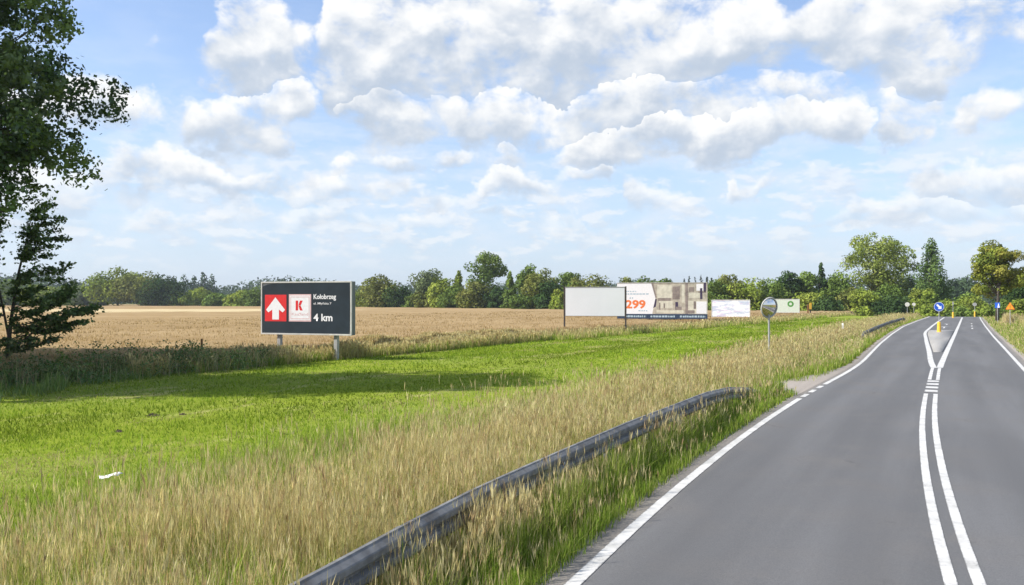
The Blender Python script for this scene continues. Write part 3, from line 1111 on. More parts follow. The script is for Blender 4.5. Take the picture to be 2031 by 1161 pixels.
# short meadow grass
def meadow_grass(seed, n, ya, yb, power, hmin, hmax, w):
    r = np.random.default_rng(seed)
    y = scatter_y(r, n, ya, yb, power)
    x0, _ = edge_pt(y, 3.6)
    x1 = curve(FEDGE, y) + 1.2
    x1 = np.maximum(x1, -0.64 * y - 3)
    x = x0 + (x1 - x0) * r.random(n)
    keep = x1 < x0
    x, y = x[keep], y[keep]
    n = len(x)
    P = np.stack([x, y, np.full(n, -0.01)], 1)
    al, ac = 0.45 * x + 0.89 * y, 0.89 * x - 0.45 * y
    patch = 0.75 * vnoise(al * 0.35, ac * 1.6, 1.0, 7) + 0.55 * vnoise(x, y, 1.1, 8) + 0.35 * vnoise(x, y, 4.0, 9) + r.normal(0, 0.22, n)
    tone = 1 + 0.38 * vnoise(al * 0.3, ac * 1.3, 0.8, 12)[:, None]
    g1 = pick(r, n, [(0.185, 0.275, 0.026), (0.235, 0.325, 0.03), (0.28, 0.345, 0.05), (0.15, 0.235, 0.026)], jit=0.15)
    dr = pick(r, n, [(0.42, 0.36, 0.17), (0.48, 0.41, 0.22), (0.33, 0.33, 0.11)], jit=0.15)
    dry = patch > 0.43
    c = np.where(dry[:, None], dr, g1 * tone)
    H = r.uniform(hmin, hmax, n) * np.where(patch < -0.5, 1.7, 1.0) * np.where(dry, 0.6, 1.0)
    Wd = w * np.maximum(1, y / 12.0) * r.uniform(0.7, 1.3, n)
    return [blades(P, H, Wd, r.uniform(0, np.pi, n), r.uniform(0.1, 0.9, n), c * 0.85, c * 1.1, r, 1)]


parts = meadow_grass(41, 120000, 8, 60, 1.5, 0.04, 0.11, 0.014)
parts += meadow_grass(42, 40000, 40, 130, 1.3, 0.05, 0.14, 0.012)
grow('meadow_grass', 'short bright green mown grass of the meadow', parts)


# rough margin along the crop
def margin(seed, n, ya, yb, power, d0, d1, h0, h1, cols, tips, w=0.014, headf=0.5, hx=None):
    r = np.random.default_rng(seed)
    y = scatter_y(r, n, ya, yb, power)
    d = r.uniform(d0, d1, n)
    x = curve(FEDGE, y) + 0.87 * d
    y2 = y - 0.49 * d
    if hx is not None:
        k = hx(x, y2)
        x, y2, y = x[k], y2[k], y[k]
        n = len(x)
    patch = vnoise(x, y2, 0.8, seed) + 0.5 * vnoise(x, y2, 2.2, seed + 1)
    H = r.uniform(h0, h1, n) * (0.85 + 0.3 * patch)
    H = np.maximum(H, 0.1)
    P = np.stack([x, y2, height(x, y2) - 0.02], 1)
    c0 = pick(r, n, cols)
    c1 = pick(r, n, tips)
    gm = (patch + r.normal(0, 0.5, n)) < -0.25
    gg = pick(r, n, GREENS)
    c0 = np.where(gm[:, None], gg * 0.9, c0)
    c1 = np.where(gm[:, None], gg, c1)
    Wd = w * 0.6 * np.maximum(1, y / 12.0) * r.uniform(0.7, 1.3, n)
    ps = [blades(P, H, Wd, r.uniform(0, np.pi, n), r.uniform(0.02, 0.4, n), c0, c1, r, 2)]
    hm = (~gm) & (r.random(n) < headf)
    k = hm.sum()
    if k:
        hp = P[hm].copy()
        hp[:, 2] += H[hm] * 0.85
        S = np.stack([r.uniform(0.1, 0.22, k), 0.014 * np.maximum(1, y[hm] / 14) * r.uniform(0.6, 1.3, k)], 1)
        ps.append(heads(hp, S, pick(r, k, SEEDS), r))
    return ps


parts = margin(51, 34000, 30, 60, 1.2, 0.0, 2.6, 0.30, 0.80, MIXED, STRAW, hx=lambda x, y: x > -12.5 + 1.5 * np.sin(y * 3))
parts += margin(52, 16000, 60, 170, 1.1, -0.3, 3.2, 0.3, 0.8, MIXED, STRAW)
parts += margin(53, 16000, 43, 60, 1.0, -0.6, 0.5, 0.62, 0.82, [(0.66, 0.57, 0.34)], [(0.76, 0.68, 0.45)], headf=0.9)
grow('margin_grass', 'straw-coloured rough grass margin along the crop field', parts)

# standing crop near the field's edge
r = np.random.default_rng(61)
n = 70000
ys = scatter_y(r, n, 26, 150, 1.4)
d = r.random(n) ** 1.6 * 60
xs = curve(FEDGE, ys) - 0.87 * d
y2 = ys + 0.49 * d
P = np.stack([xs, y2, np.full(n, 0.35)], 1)
c = pick(r, n, [(0.375, 0.27, 0.14), (0.345, 0.245, 0.125), (0.41, 0.305, 0.17), (0.32, 0.23, 0.115)], jit=0.12)
crop = [blades(P, r.uniform(0.22, 0.36, n), 0.02 * np.maximum(1, y2 / 14.0), r.uniform(0, np.pi, n), r.uniform(0, 0.4, n), c * 0.9, c * 1.1, r, 1)]
grow('standing_crop', 'ripe brown standing crop of the field', crop, cat='crop')


# leafy weeds in the tree's shade
def leaf_quads(P, N, size, col, rng, aspect=0.62):
    """diamond leaves at P facing roughly N"""
    n = len(P)
    N = N / (np.linalg.norm(N, axis=1)[:, None] + 1e-9)
    a = rng.normal(0, 1, (n, 3))
    u = np.cross(N, a)
    u /= np.linalg.norm(u, axis=1)[:, None] + 1e-9
    w = np.cross(N, u)
    s = (size * rng.uniform(0.65, 1.35, n))[:, None]
    V = np.stack([P - u * s * 0.5, P + w * s * 0.5 * aspect, P + u * s * 0.5, P - w * s * 0.5 * aspect], 1).reshape(-1, 3)
    b = np.arange(n) * 4
    return V, np.repeat(col, 4, 0), np.stack([b, b + 1, b + 2, b + 3], 1), np.zeros((0, 3), int)


r = np.random.default_rng(71)
np_ = 2200
wy = r.uniform(25.5, 39.5, np_)
wx = r.uniform(-25, -9.5, np_)
kk = (wx < curve(FEDGE, wy) + 3.0 + r.normal(0, 0.6, np_)) & (wx > curve(FEDGE, wy) - 1.0 - 4 * (wy < 30)) & (wx < -10.5)
wx, wy = wx[kk], wy[kk]
parts = []
nl = 46
n = len(wx)
hh = r.uniform(0.5, 1.25, n) * np.where(wx < -14, 1.15, 0.85) * (0.8 + 0.55 * vnoise(wx, wy, 1.6, 3))
Pl = np.repeat(np.stack([wx, wy, np.zeros(n)], 1), nl, 0)
tz = r.random(n * nl)
sp_ = r.normal(0, 1, (n * nl, 2)) * (0.10 + 0.20 * np.sin(tz * np.pi))[:, None]
Pl[:, :2] += sp_
Pl[:, 2] = np.repeat(hh, nl) * tz
Nn = np.stack([sp_[:, 0], sp_[:, 1], np.full(n * nl, 0.35)], 1) + r.normal(0, 0.25, (n * nl, 3))
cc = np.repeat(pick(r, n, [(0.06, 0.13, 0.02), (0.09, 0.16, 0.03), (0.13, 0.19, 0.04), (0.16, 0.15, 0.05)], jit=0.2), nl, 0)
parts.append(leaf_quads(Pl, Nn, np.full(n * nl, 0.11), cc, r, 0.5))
ng = 16000
gx_ = r.uniform(-26, -9.8, ng)
gy_ = r.uniform(25, 39.5, ng)
kk = (gx_ < curve(FEDGE, gy_) + 3.2 + r.normal(0, 0.7, ng)) & (gx_ > curve(FEDGE, gy_) - 0.8)
gx_, gy_ = gx_[kk], gy_[kk]
ng = len(gx_)
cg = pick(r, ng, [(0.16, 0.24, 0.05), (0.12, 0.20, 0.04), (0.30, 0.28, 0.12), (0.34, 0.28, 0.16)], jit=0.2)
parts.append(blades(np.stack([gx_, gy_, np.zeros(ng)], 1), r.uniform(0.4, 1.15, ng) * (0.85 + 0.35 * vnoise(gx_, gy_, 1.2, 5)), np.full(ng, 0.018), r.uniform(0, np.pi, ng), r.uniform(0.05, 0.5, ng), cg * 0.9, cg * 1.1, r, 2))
ng = 15000
gx_ = r.uniform(-20, -11.0, ng)
gy_ = r.uniform(22.6, 30.5, ng)
kk = (gx_ < -12.8 + 1.3 * vnoise(gx_, gy_, 1.0, 21)) & (gx_ < curve(FEDGE, gy_) + 11) & (r.random(ng) < 0.35 + 0.5 * vnoise(gx_, gy_, 1.5, 22))
gx_, gy_ = gx_[kk], gy_[kk]
ng = len(gx_)
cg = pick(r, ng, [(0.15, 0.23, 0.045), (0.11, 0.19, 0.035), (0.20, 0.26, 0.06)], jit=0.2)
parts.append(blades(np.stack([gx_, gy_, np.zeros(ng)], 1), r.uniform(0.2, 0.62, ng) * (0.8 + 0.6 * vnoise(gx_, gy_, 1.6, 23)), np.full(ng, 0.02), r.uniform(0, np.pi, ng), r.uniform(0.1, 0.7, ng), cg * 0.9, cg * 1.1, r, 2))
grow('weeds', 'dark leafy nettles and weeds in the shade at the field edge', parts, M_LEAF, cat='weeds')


# ------------------------------------------------------------------ trees
def limb_path(p0, p1, rng, bend=0.12, n=5, sag=0.0):
    p0, p1 = np.array(p0, float), np.array(p1, float)
    L = np.linalg.norm(p1 - p0)
    off = rng.normal(0, bend * L, 3)
    pts = []
    for k in range(n):
        t = k / (n - 1)
        pts.append(tuple(p0 + (p1 - p0) * t + off * math.sin(math.pi * t) + np.array([0, 0, sag * L * math.sin(math.pi * t)])))
    return pts


def make_crown(clumps, n_leaf, size, cols, rng, up=0.25, fill=0.45, rnd=0.55, colvar=0.16):
    """clumps: rows of (x,y,z,rx,ry,rz); leaves lie mostly in the outer shell of each clump"""
    K = np.array(clumps, float)
    vol = (K[:, 3] * K[:, 4] * K[:, 5]) ** 0.66
    idx = rng.choice(len(K), n_leaf, p=vol / vol.sum())
    d = rng.normal(0, 1, (n_leaf, 3))
    d /= np.linalg.norm(d, axis=1)[:, None]
    rr = np.where(rng.random(n_leaf) < fill, rng.random(n_leaf) ** 0.33, rng.uniform(0.78, 1.12, n_leaf))
    P = K[idx, :3] + d * K[idx, 3:6] * rr[:, None]
    N = d + rng.normal(0, rnd, (n_leaf, 3)) + np.array([0, 0, up])
    base = np.array(cols)[rng.integers(0, len(cols), len(K))] * (1 + rng.normal(0, colvar, (len(K), 1)))
    C = np.clip(base[idx] * (1 + rng.normal(0, 0.14, (n_leaf, 1))), 0.004, 1)
    return leaf_quads(P, N, np.full(n_leaf, size), C, rng)


def clump_cloud(rng, cx, cy, cz, rx, ry, rz, n, rel=0.34, inner=0.25):
    """clump centres spread over and in an ellipsoid"""
    out = []
    for k in range(n):
        d = rng.normal(0, 1, 3)
        d /= np.linalg.norm(d)
        q = (rng.random() ** 0.5) if rng.random() < inner else rng.uniform(0.62, 0.9)
        s = rel * rng.uniform(0.65, 1.25)
        m = (rx * ry * rz) ** (1 / 3) * s
        out.append((cx + d[0] * rx * q, cy + d[1] * ry * q, cz + d[2] * rz * q, m * 1.1, m * 1.1, m * 0.9))
    return out


def tree(name, label, x, y, H, Wd, style, cols, seed, n_leaf=2200, leaf=0.5, group=None, mat=None, trunk_mat=None, trunk_r=None, crown_base=0.12, cat='tree', lobes=None):
    rng = np.random.default_rng(seed)
    z0 = float(height(x, y))
    root = empty(name, (x, y, z0))
    tag(root, label, cat, group)
    R = Wd / 2
    cl = []
    if lobes:
        cl = []
        for (lx, lz, lr, lh, k) in lobes:
            cl += clump_cloud(rng, lx * R, rng.normal(0, 0.15) * R, lz * H, lr * R, lr * R, lh * H, k, 0.42, 0.4)
    elif style == 'round':
        b = crown_base * H
        cl = clump_cloud(rng, 0, 0, (H + b) / 2, R * 0.92, R * 0.92, (H - b) / 2 * 0.94, 34, 0.42, 0.4)
    elif style == 'bush':
        cl = clump_cloud(rng, 0, 0, H * 0.45, R * 0.95, R * 0.9, H * 0.5, 30, 0.42, 0.4)
        cl += [(rng.normal(0, 0.45) * R, rng.normal(0, 0.4) * R, H * rng.uniform(0.08, 0.25), R * 0.4, R * 0.4, H * 0.18) for _ in range(8)]
    elif style == 'cone':
        for k in range(40):
            t = (k / 39.0) ** 0.9
            rr = R * (1 - t) ** 0.8 * 0.62
            an = rng.uniform(0, 2 * np.pi)
            s = (0.14 + 0.36 * (1 - t)) * R
            cl.append((math.cos(an) * rr, math.sin(an) * rr, H * (0.06 + 0.90 * t), s * 1.1, s * 1.1, s * 1.3))
    elif style == 'column':
        for k in range(44):
            t = k / 43.0
            rr = R * 0.50 * math.sin(math.pi * min(1, 0.22 + t * 0.76)) ** 0.8 * rng.uniform(0.4, 1.2)
            an = rng.uniform(0, 2 * np.pi)
            s = R * 0.42 * (1.1 - 0.72 * t) * rng.uniform(0.8, 1.25)
            cl.append((math.cos(an) * rr, math.sin(an) * rr, H * (0.05 + 0.90 * t), s, s, s * 1.7))
    V, C, Q, T = make_crown(cl, n_leaf, leaf, cols, rng)
    V[:, 2] = np.maximum(V[:, 2], 0.02)
    me = np_mesh('crown', V, quads=Q, tint=np.clip(C, 0, 1))
    link('crown', me, mat or M_FARLEAF, root)
    mb = MB()
    tr = trunk_r or max(0.12, H * 0.018)
    top = H * (0.75 if style != 'bush' else 0.55)
    lean = rng.normal(0, 0.02, 2) * H
    pts = [(0, 0, -0.3), (lean[0] * 0.3, lean[1] * 0.3, top * 0.35), (lean[0], lean[1], top)]
    mb.tube(pts, [tr * 1.3, tr * 0.85, tr * 0.25], 7)
    order = rng.permutation(len(cl))[:9]
    for k in order:
        c = cl[k]
        t = np.clip((c[2] * 0.55) / max(top, 0.1), 0.15, 0.9)
        p0 = (lean[0] * t, lean[1] * t, top * t)
        mb.tube(limb_path(p0, c[:3], rng, 0.06, 4), [tr * 0.45, tr * 0.32, tr * 0.2, tr * 0.08], 5)
    mb.build('trunk', trunk_mat or M_BARK, root, smooth=True)
    return root


# ---- the big tree whose crown hangs in from the left, and the young tree below it
def big_tree(name, label, x, y, blobs, H, seed, n_leaf, leaf, cols, tr=0.35, lean=(0.8, 0.3)):
    rng = np.random.default_rng(seed)
    root = empty(name, (x, y, 0))
    tag(root, label, 'tree')
    cl = []
    for (bx, by, bz, rx, rz, k) in blobs:
        cl += clump_cloud(rng, bx, by, bz, rx, rx * 1.0, rz, k, 0.30, 0.35)
    per = 20
    V, C, Q, T = make_crown(cl, n_leaf // per, 0.01, cols, rng, up=0.2, fill=0.6, rnd=0.9, colvar=0.22)
    ctr = V.reshape(-1, 4, 3).mean(1)
    off = rng.normal(0, 1, (len(ctr) * per, 3)) * (0.95 * leaf * np.repeat(rng.uniform(0.7, 1.3, len(ctr)), per))[:, None]
    PL = np.repeat(ctr, per, 0) + off
    CL = np.repeat(C[::4], per, 0) * (1 + rng.normal(0, 0.12, (len(PL), 1)))
    V, C, Q, T = leaf_quads(PL, off / leaf + rng.normal(0, 0.6, PL.shape) + np.array([0, 0, 0.4]), np.full(len(PL), leaf), CL, rng, 0.75)
    link('crown', np_mesh('crown', V, quads=Q, tint=np.clip(C, 0, 1)), M_LEAF, root)
    mb = MB()
    sp = [(0, 0, -0.3), (0.15, 0.05, H * 0.12), (lean[0] * 0.3, lean[1] * 0.3, H * 0.35), (lean[0] * 0.6, lean[1] * 0.6, H * 0.6), (lean[0], lean[1], H * 0.92)]
    mb.tube(sp, [tr * 1.5, tr * 1.05, tr * 0.8, tr * 0.5, tr * 0.08], 12)
    trunk_o = mb.build('trunk', M_BARK, root, smooth=True)
    for c in cl:
        t = np.clip((c[2] - 0.18 * math.hypot(c[0], c[1]) * 2.2) / H, 0.14, 0.85)
        q = [np.interp(t, [0, 0.35, 0.6, 0.92], [0, lean[k] * 0.3, lean[k] * 0.6, lean[k]]) for k in (0, 1)]
        if rng.random() < 0.55:
            lb = MB()
            rr = tr * 0.30 * (1.1 - t)
            path = limb_path((q[0], q[1], t * H), c[:3], rng, 0.07, 6, 0.05)
            lb.tube(path, [rr, rr * 0.8, rr * 0.6, rr * 0.42, rr * 0.28, rr * 0.1], 6)
            lb.build('limb', M_BARK, trunk_o, smooth=True)
    return root


NEAR_G = [(0.055, 0.105, 0.024), (0.075, 0.13, 0.03), (0.045, 0.09, 0.024), (0.105, 0.16, 0.035)]
big_tree('broadleaf_tree', 'tall dark green tree whose crown hangs in at the upper left edge', -19.5, 25.5,
         [(4.3, 0, 8.3, 3.1, 1.9, 34), (3.2, 0, 10.9, 3.2, 1.7, 26), (1.4, -0.5, 6.6, 3.6, 1.3, 24), (0.5, 0, 9.0, 4.2, 2.6, 26), (-3, 1, 9, 4, 3.6, 16), (-0.2, 0, 14.4, 4.3, 3.0, 30),
          (3.4, -0.5, 12.6, 2.6, 1.5, 14), (-2.0, 0.5, 6.0, 3.0, 1.2, 10), (5.6, 0, 7.9, 1.6, 1.1, 10), (3.6, 0, 5.7, 1.7, 0.9, 14), (2.6, 0, 5.0, 1.6, 0.7, 8)],
         17.0, 101, 120000, 0.135, NEAR_G)
big_tree('broadleaf_tree', 'large tree standing out of frame whose shade falls on the meadow', -29, 24.0,
         [(0, 0, 9, 5, 4, 26), (2, 1, 6.5, 4.5, 3, 22), (0, 0, 12.5, 4, 2.6, 16), (1, 5, 8, 4, 4, 20), (0, 3, 5, 5, 2, 14), (1, 9, 7.5, 4.5, 3.5, 22), (2, 6, 5, 4, 2, 12), (3.6, 9, 10.5, 4.3, 3.2, 24), (4.5, 1, 9, 4.0, 3.5, 20), (3, -1.5, 6, 3.5, 2.5, 14)], 15, 102, 80000, 0.32, NEAR_G)

# young open tree in front of the field: every bough a limb with leaves along it
rng = np.random.default_rng(103)
yt = empty('young_tree', (-19.4, 33.0, 0))
tag(yt, 'small open-branched young tree at the left edge before the field', 'tree')
STEMS = [np.array([(0, 0, -0.2), (0.0, 0, 0.9), (0.15, 0, 2.2), (0.40, 0, 3.8), (0.70, 0.05, 5.2), (0.95, 0, 6.25)]),
         np.array([(0.0, 0, 0.7), (0.55, 0.1, 1.2), (1.25, 0.2, 1.75), (1.8, 0.2, 2.05), (2.4, 0.2, 2.3), (2.9, 0.2, 2.45)]),
         np.array([(0.05, 0, 1.2), (-0.25, 0.1, 2.4), (-0.45, 0.0, 3.6), (-0.5, 0.1, 4.8), (-0.35, 0.1, 5.6), (-0.2, 0, 6.3)])]
for k, st_ in enumerate(STEMS):
    mb = MB()
    r0 = (0.10, 0.04, 0.05)[k]
    mb.tube([tuple(p) for p in st_], [r0, r0 * 0.85, r0 * 0.65, r0 * 0.45, r0 * 0.25, r0 * 0.08], 8)
    to_ = mb.build('trunk' if k == 0 else 'limb', M_BARK, yt if k == 0 else young_trunk, smooth=True)
    if k == 0:
        young_trunk = to_
Lp = []


def tufts(pa, ln, dens, spread):
    """leaves in tufts along a bough"""
    m = int(dens * ln)
    nt = max(3, int(ln * 3.0))
    cs_ = rng.uniform(0.06, 1.02, nt)
    s = np.clip(cs_[rng.integers(0, nt, m)] + rng.normal(0, 0.045, m), 0.02, 1.05)
    n_ = len(pa) - 1
    q = np.stack([np.interp(s * n_, range(n_ + 1), pa[:, j]) for j in range(3)], 1)
    return q + rng.normal(0, 1, (m, 3)) * np.array([spread * 1.15, spread * 1.15, spread * 0.5])


BOUGHS = []
for k in range(64):
    t = 0.16 + 0.82 * (k // 4) / 15.0 + rng.normal(0, 0.012)
    sgn = 1 if k % 5 < 3 else -1
    ln = (2.9 - 2.1 * max(0.0, t - 0.30) / 0.70) * rng.uniform(0.65, 1.15)
    BOUGHS.append((0 if sgn > 0 else 2, t, rng.normal(0, 0.75) + (0 if sgn > 0 else math.pi), ln, rng.uniform(0.15, 0.42)))
for t in (0.3, 0.45, 0.6, 0.75, 0.9):
    for sg in (-1, 1):
        BOUGHS.append((1, t, sg * rng.uniform(0.3, 0.9), rng.uniform(0.8, 1.5), rng.uniform(-0.1, 0.35)))
for (si, t, an, ln, rise) in BOUGHS:
    st_ = STEMS[si]
    p0 = np.array([np.interp(t * 5, range(6), st_[:, j]) for j in range(3)])
    dv = np.array([math.cos(an), math.sin(an) * 0.9, rise])
    dv /= np.linalg.norm(dv)
    path = limb_path(p0, p0 + dv * ln, rng, 0.05, 6, -0.04)
    lb = MB()
    r0 = 0.03 * (1.2 - t)
    lb.tube(path, [r0, r0 * 0.85, r0 * 0.7, r0 * 0.5, r0 * 0.3, r0 * 0.1], 5)
    lb.build('limb', M_BARK, young_trunk, smooth=True)
    Lp.append(tufts(np.array(path), ln, 120, 0.11))
for st_ in STEMS:
    Lp.append(tufts(st_[2:], 3.0, 45, 0.16))
Lp = np.concatenate(Lp)
nL = len(Lp)
Nn = rng.normal(0, 0.7, (nL, 3)) + np.array([0, 0, 0.8])
V, C, Q, T = leaf_quads(Lp, Nn, np.full(nL, 0.14), 1.25 * pick(rng, nL, NEAR_G, jit=0.2), rng, 0.65)
link('crown', np_mesh('crown', V, quads=Q, tint=np.clip(C, 0, 1)), M_LEAF, yt)

# ---- rows of trees behind the fields: (x in photo px -> metres already divided out)
YG = [(0.24, 0.30, 0.05), (0.20, 0.265, 0.045), (0.28, 0.33, 0.065)]
OL = [(0.18, 0.205, 0.05), (0.15, 0.18, 0.045), (0.20, 0.215, 0.06)]
MG = [(0.14, 0.205, 0.045), (0.16, 0.225, 0.05), (0.115, 0.175, 0.04)]
DG = [(0.055, 0.10, 0.03), (0.07, 0.115, 0.035), (0.048, 0.085, 0.028)]
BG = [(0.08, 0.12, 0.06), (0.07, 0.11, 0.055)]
GG = [(0.14, 0.18, 0.085), (0.16, 0.20, 0.09)]
F = 1700.0


def row(px, top, wpx, dist, base=597):
    """bearing, top and width seen from the road turned into metres at a distance"""
    x = (px - 1015) / F * dist
    z0 = float(height(x, dist))
    H = (base - top) / F * dist + 2.7 - z0
    return x, dist, H, wpx / F * dist


TREES = [
    # px, top, width, distance, style, colours, name, label
    (30, 556, 80, 400, 'bush', MG, 'broadleaf_tree', 'mid green tree seen through the young tree at the left edge'),
    (85, 566, 70, 395, 'bush', YG, 'shrub', 'low yellow-green shrub behind the young tree at the left'),
    (135, 572, 80, 392, 'bush', MG, 'shrub', 'low green shrub just right of the young tree'),
    (178, 566, 60, 390, 'bush', GG, 'shrub', 'grey-green shrub left of the big rounded yellow-green tree'),
    (232, 537, 100, 385, 'round', YG, 'broadleaf_tree', 'big rounded yellow-green tree at the left of the field row'),
    (278, 546, 100, 378, 'round', OL, 'broadleaf_tree', 'rounded olive tree right beside the big yellow-green one'),
    (322, 552, 80, 374, 'bush', DG, 'broadleaf_tree', 'darker rounded tree closing the left tree group'),
    (362, 584, 50, 372, 'bush', YG, 'shrub', 'low light green shrub right of the left tree group'),
    (402, 572, 54, 380, 'bush', YG, 'shrub', 'rounded pale shrub below the distant conifers'),
    (438, 584, 56, 362, 'bush', MG, 'shrub', 'low green shrub midway to the black billboard'),
    (476, 580, 52, 356, 'bush', YG, 'shrub', 'light green shrub a little left of the black billboard'),
    (508, 572, 50, 352, 'bush', MG, 'shrub', 'green shrub touching the left frame of the black billboard'),
    (590, 570, 120, 345, 'bush', MG, 'shrub', 'wide shrub hidden behind the black billboard'),
    (712, 578, 50, 300, 'bush', YG, 'shrub', 'light green shrub just right of the black billboard'),
    (750, 550, 80, 292, 'bush', OL, 'broadleaf_tree', 'broad olive bush-shaped tree right of the black billboard'),
    (784, 566, 56, 288, 'bush', DG, 'shrub', 'dark shrub on the shaded side of the broad olive tree'),
    (816, 584, 40, 284, 'bush', MG, 'shrub', 'low shrub in the gap right of the broad olive tree'),
    (848, 528, 50, 280, 'round', GG, 'broadleaf_tree', 'loose grey-green tree with thin crown in mid row'),
    (842, 575, 44, 276, 'bush', OL, 'shrub', 'olive shrub under the loose grey-green tree'),
    (878, 548, 48, 270, 'bush', YG, 'shrub', 'bright yellow-green bush left of the tallest mid-row tree'),
    (910, 536, 36, 268, 'cone', YG, 'broadleaf_tree', 'light green pointed tree left of the tallest mid-row tree'),
    (900, 572, 50, 264, 'bush', MG, 'shrub', 'green shrub at the foot of the light pointed tree'),
    (962, 504, 74, 262, 'tall', MG, 'broadleaf_tree', 'tallest round-topped tree in the middle of the row'),
    (942, 556, 56, 256, 'bush', OL, 'shrub', 'brownish olive shrub at the foot of the tallest tree'),
    (986, 572, 44, 252, 'bush', DG, 'shrub', 'dark shrub right of the tallest tree'),
    (1011, 538, 32, 250, 'cone', MG, 'conifer_tree', 'slim pointed tree right of the tallest tree'),
    (1046, 524, 36, 240, 'round', MG, 'broadleaf_tree', 'tree with a raised tip in the dark rounded clump'),
    (1072, 534, 64, 234, 'round', OL, 'broadleaf_tree', 'full rounded tree left of the blank billboard'),
    (1086, 556, 40, 228, 'bush', DG, 'shrub', 'dark shaded shrub left of the blank billboard'),
    (1034, 580, 40, 232, 'bush', MG, 'shrub', 'low green shrub before the dark rounded clump'),
    (1110, 570, 34, 218, 'bush', YG, 'shrub', 'yellow-green shrub against the left post of the blank billboard'),
    (1128, 538, 44, 230, 'round', MG, 'broadleaf_tree', 'grey-green treetop over the left of the blank billboard'),
    (1180, 546, 84, 222, 'bush', OL, 'broadleaf_tree', 'wide green treetop above the blank billboard'),
    (1246, 547, 54, 215, 'bush', OL, 'broadleaf_tree', 'treetop above the left part of the furniture billboard'),
    (1290, 542, 54, 213, 'bush', MG, 'broadleaf_tree', 'treetop above the middle of the furniture billboard'),
    (1326, 550, 44, 211, 'bush', MG, 'broadleaf_tree', 'low treetop before the distant poplars'),
    (1418, 556, 46, 200, 'bush', MG, 'broadleaf_tree', 'tree right beside the furniture billboard'),
    (1446, 543, 44, 202, 'round', OL, 'broadleaf_tree', 'olive tree behind the faded white billboard'),
    (1484, 548, 60, 200, 'bush', YG, 'broadleaf_tree', 'light green tree above the faded white billboard'),
    (1528, 548, 56, 200, 'bush', MG, 'broadleaf_tree', 'green tree above the traffic mirror'),
    (1562, 533, 42, 205, 'round', DG, 'broadleaf_tree', 'dark tree rising right of the traffic mirror'),
    (1598, 536, 44, 207, 'round', MG, 'broadleaf_tree', 'mid green tree between two darker pointed ones'),
    (1628, 520, 38, 210, 'cone', DG, 'conifer_tree', 'dark pointed tree left of the great spreading tree'),
    (1662, 538, 52, 210, 'round', MG, 'broadleaf_tree', 'green tree under the left end of the spreading crown'),
    (1602, 578, 52, 190, 'bush', YG, 'shrub', 'light yellow-green bush behind the small yellow post'),
    (1648, 562, 44, 192, 'bush', MG, 'shrub', 'green bush in the hedge left of the great tree'),
    (1636, 590, 60, 186, 'bush', DG, 'shrub', 'dark low bush in the shaded hedge bottom'),
    (1690, 570, 50, 190, 'bush', OL, 'shrub', 'olive bush below the great spreading tree'),
    (1714, 568, 46, 184, 'bush', YG, 'shrub', 'light green bush in front of the great spreading tree'),
    (1758, 562, 60, 186, 'bush', MG, 'shrub', 'bushy tree right under the great spreading crown'),
    (1770, 586, 60, 180, 'bush', DG, 'shrub', 'dark bush beside the two round sign backs'),
    (1822, 566, 44, 184, 'bush', YG, 'shrub', 'yellow-green bush at the foot of the tall poplar'),
    (1800, 548, 40, 240, 'round', BG, 'broadleaf_tree', 'hazy tree between the spreading tree and the poplar'),
    (1888, 548, 34, 330, 'round', BG, 'broadleaf_tree', 'hazy distant tree right of the tall poplar'),
    (1918, 541, 40, 340, 'round', BG, 'broadleaf_tree', 'hazy distant tree left of the lone roadside tree'),
    (1876, 596, 50, 178, 'bush', YG, 'shrub', 'low light green bush behind the keep-right sign'),
    (1906, 576, 56, 190, 'bush', MG, 'shrub', 'rounded green bush over the crest of the road'),
    (1938, 584, 60, 182, 'bush', YG, 'shrub', 'light green bush between the road crest and the lone tree'),
    (1958, 602, 40, 172, 'bush', YG, 'shrub', 'low bright bush behind the blue crossing sign'),
    (1846, 606, 50, 172, 'bush', YG, 'shrub', 'low bush at the road crest left of the keep-right sign'),
    (1905, 612, 50, 168, 'bush', MG, 'shrub', 'low dark bush right at the road crest'),
    (2014, 548, 60, 138, 'bush', DG, 'broadleaf_tree', 'dark tree mass behind the lone roadside tree'),
    (2026, 592, 44, 128, 'bush', YG, 'shrub', 'bright bush at the right edge of the picture'),
    (1994, 598, 40, 133, 'bush', MG, 'shrub', 'green bush behind the amber warning sign'),
]
for k, (px, top, wpx, dist, style, cols, nm, label) in enumerate(TREES):
    x, y, H, wd = row(px, top, wpx, dist)
    kw = {}
    if style == 'tall':
        kw['lobes'] = [(0.05, 0.78, 0.95, 0.20, 20), (-0.1, 0.5, 0.7, 0.22, 10), (0.1, 0.22, 0.75, 0.2, 10)]
    tree(nm, label, x, y, H, wd * 1.12, style, cols, 200 + k, n_leaf=int(2200 + 42 * wpx), leaf=0.0028 * dist ** 1.0, cat='shrub' if nm == 'shrub' else 'tree', **kw)

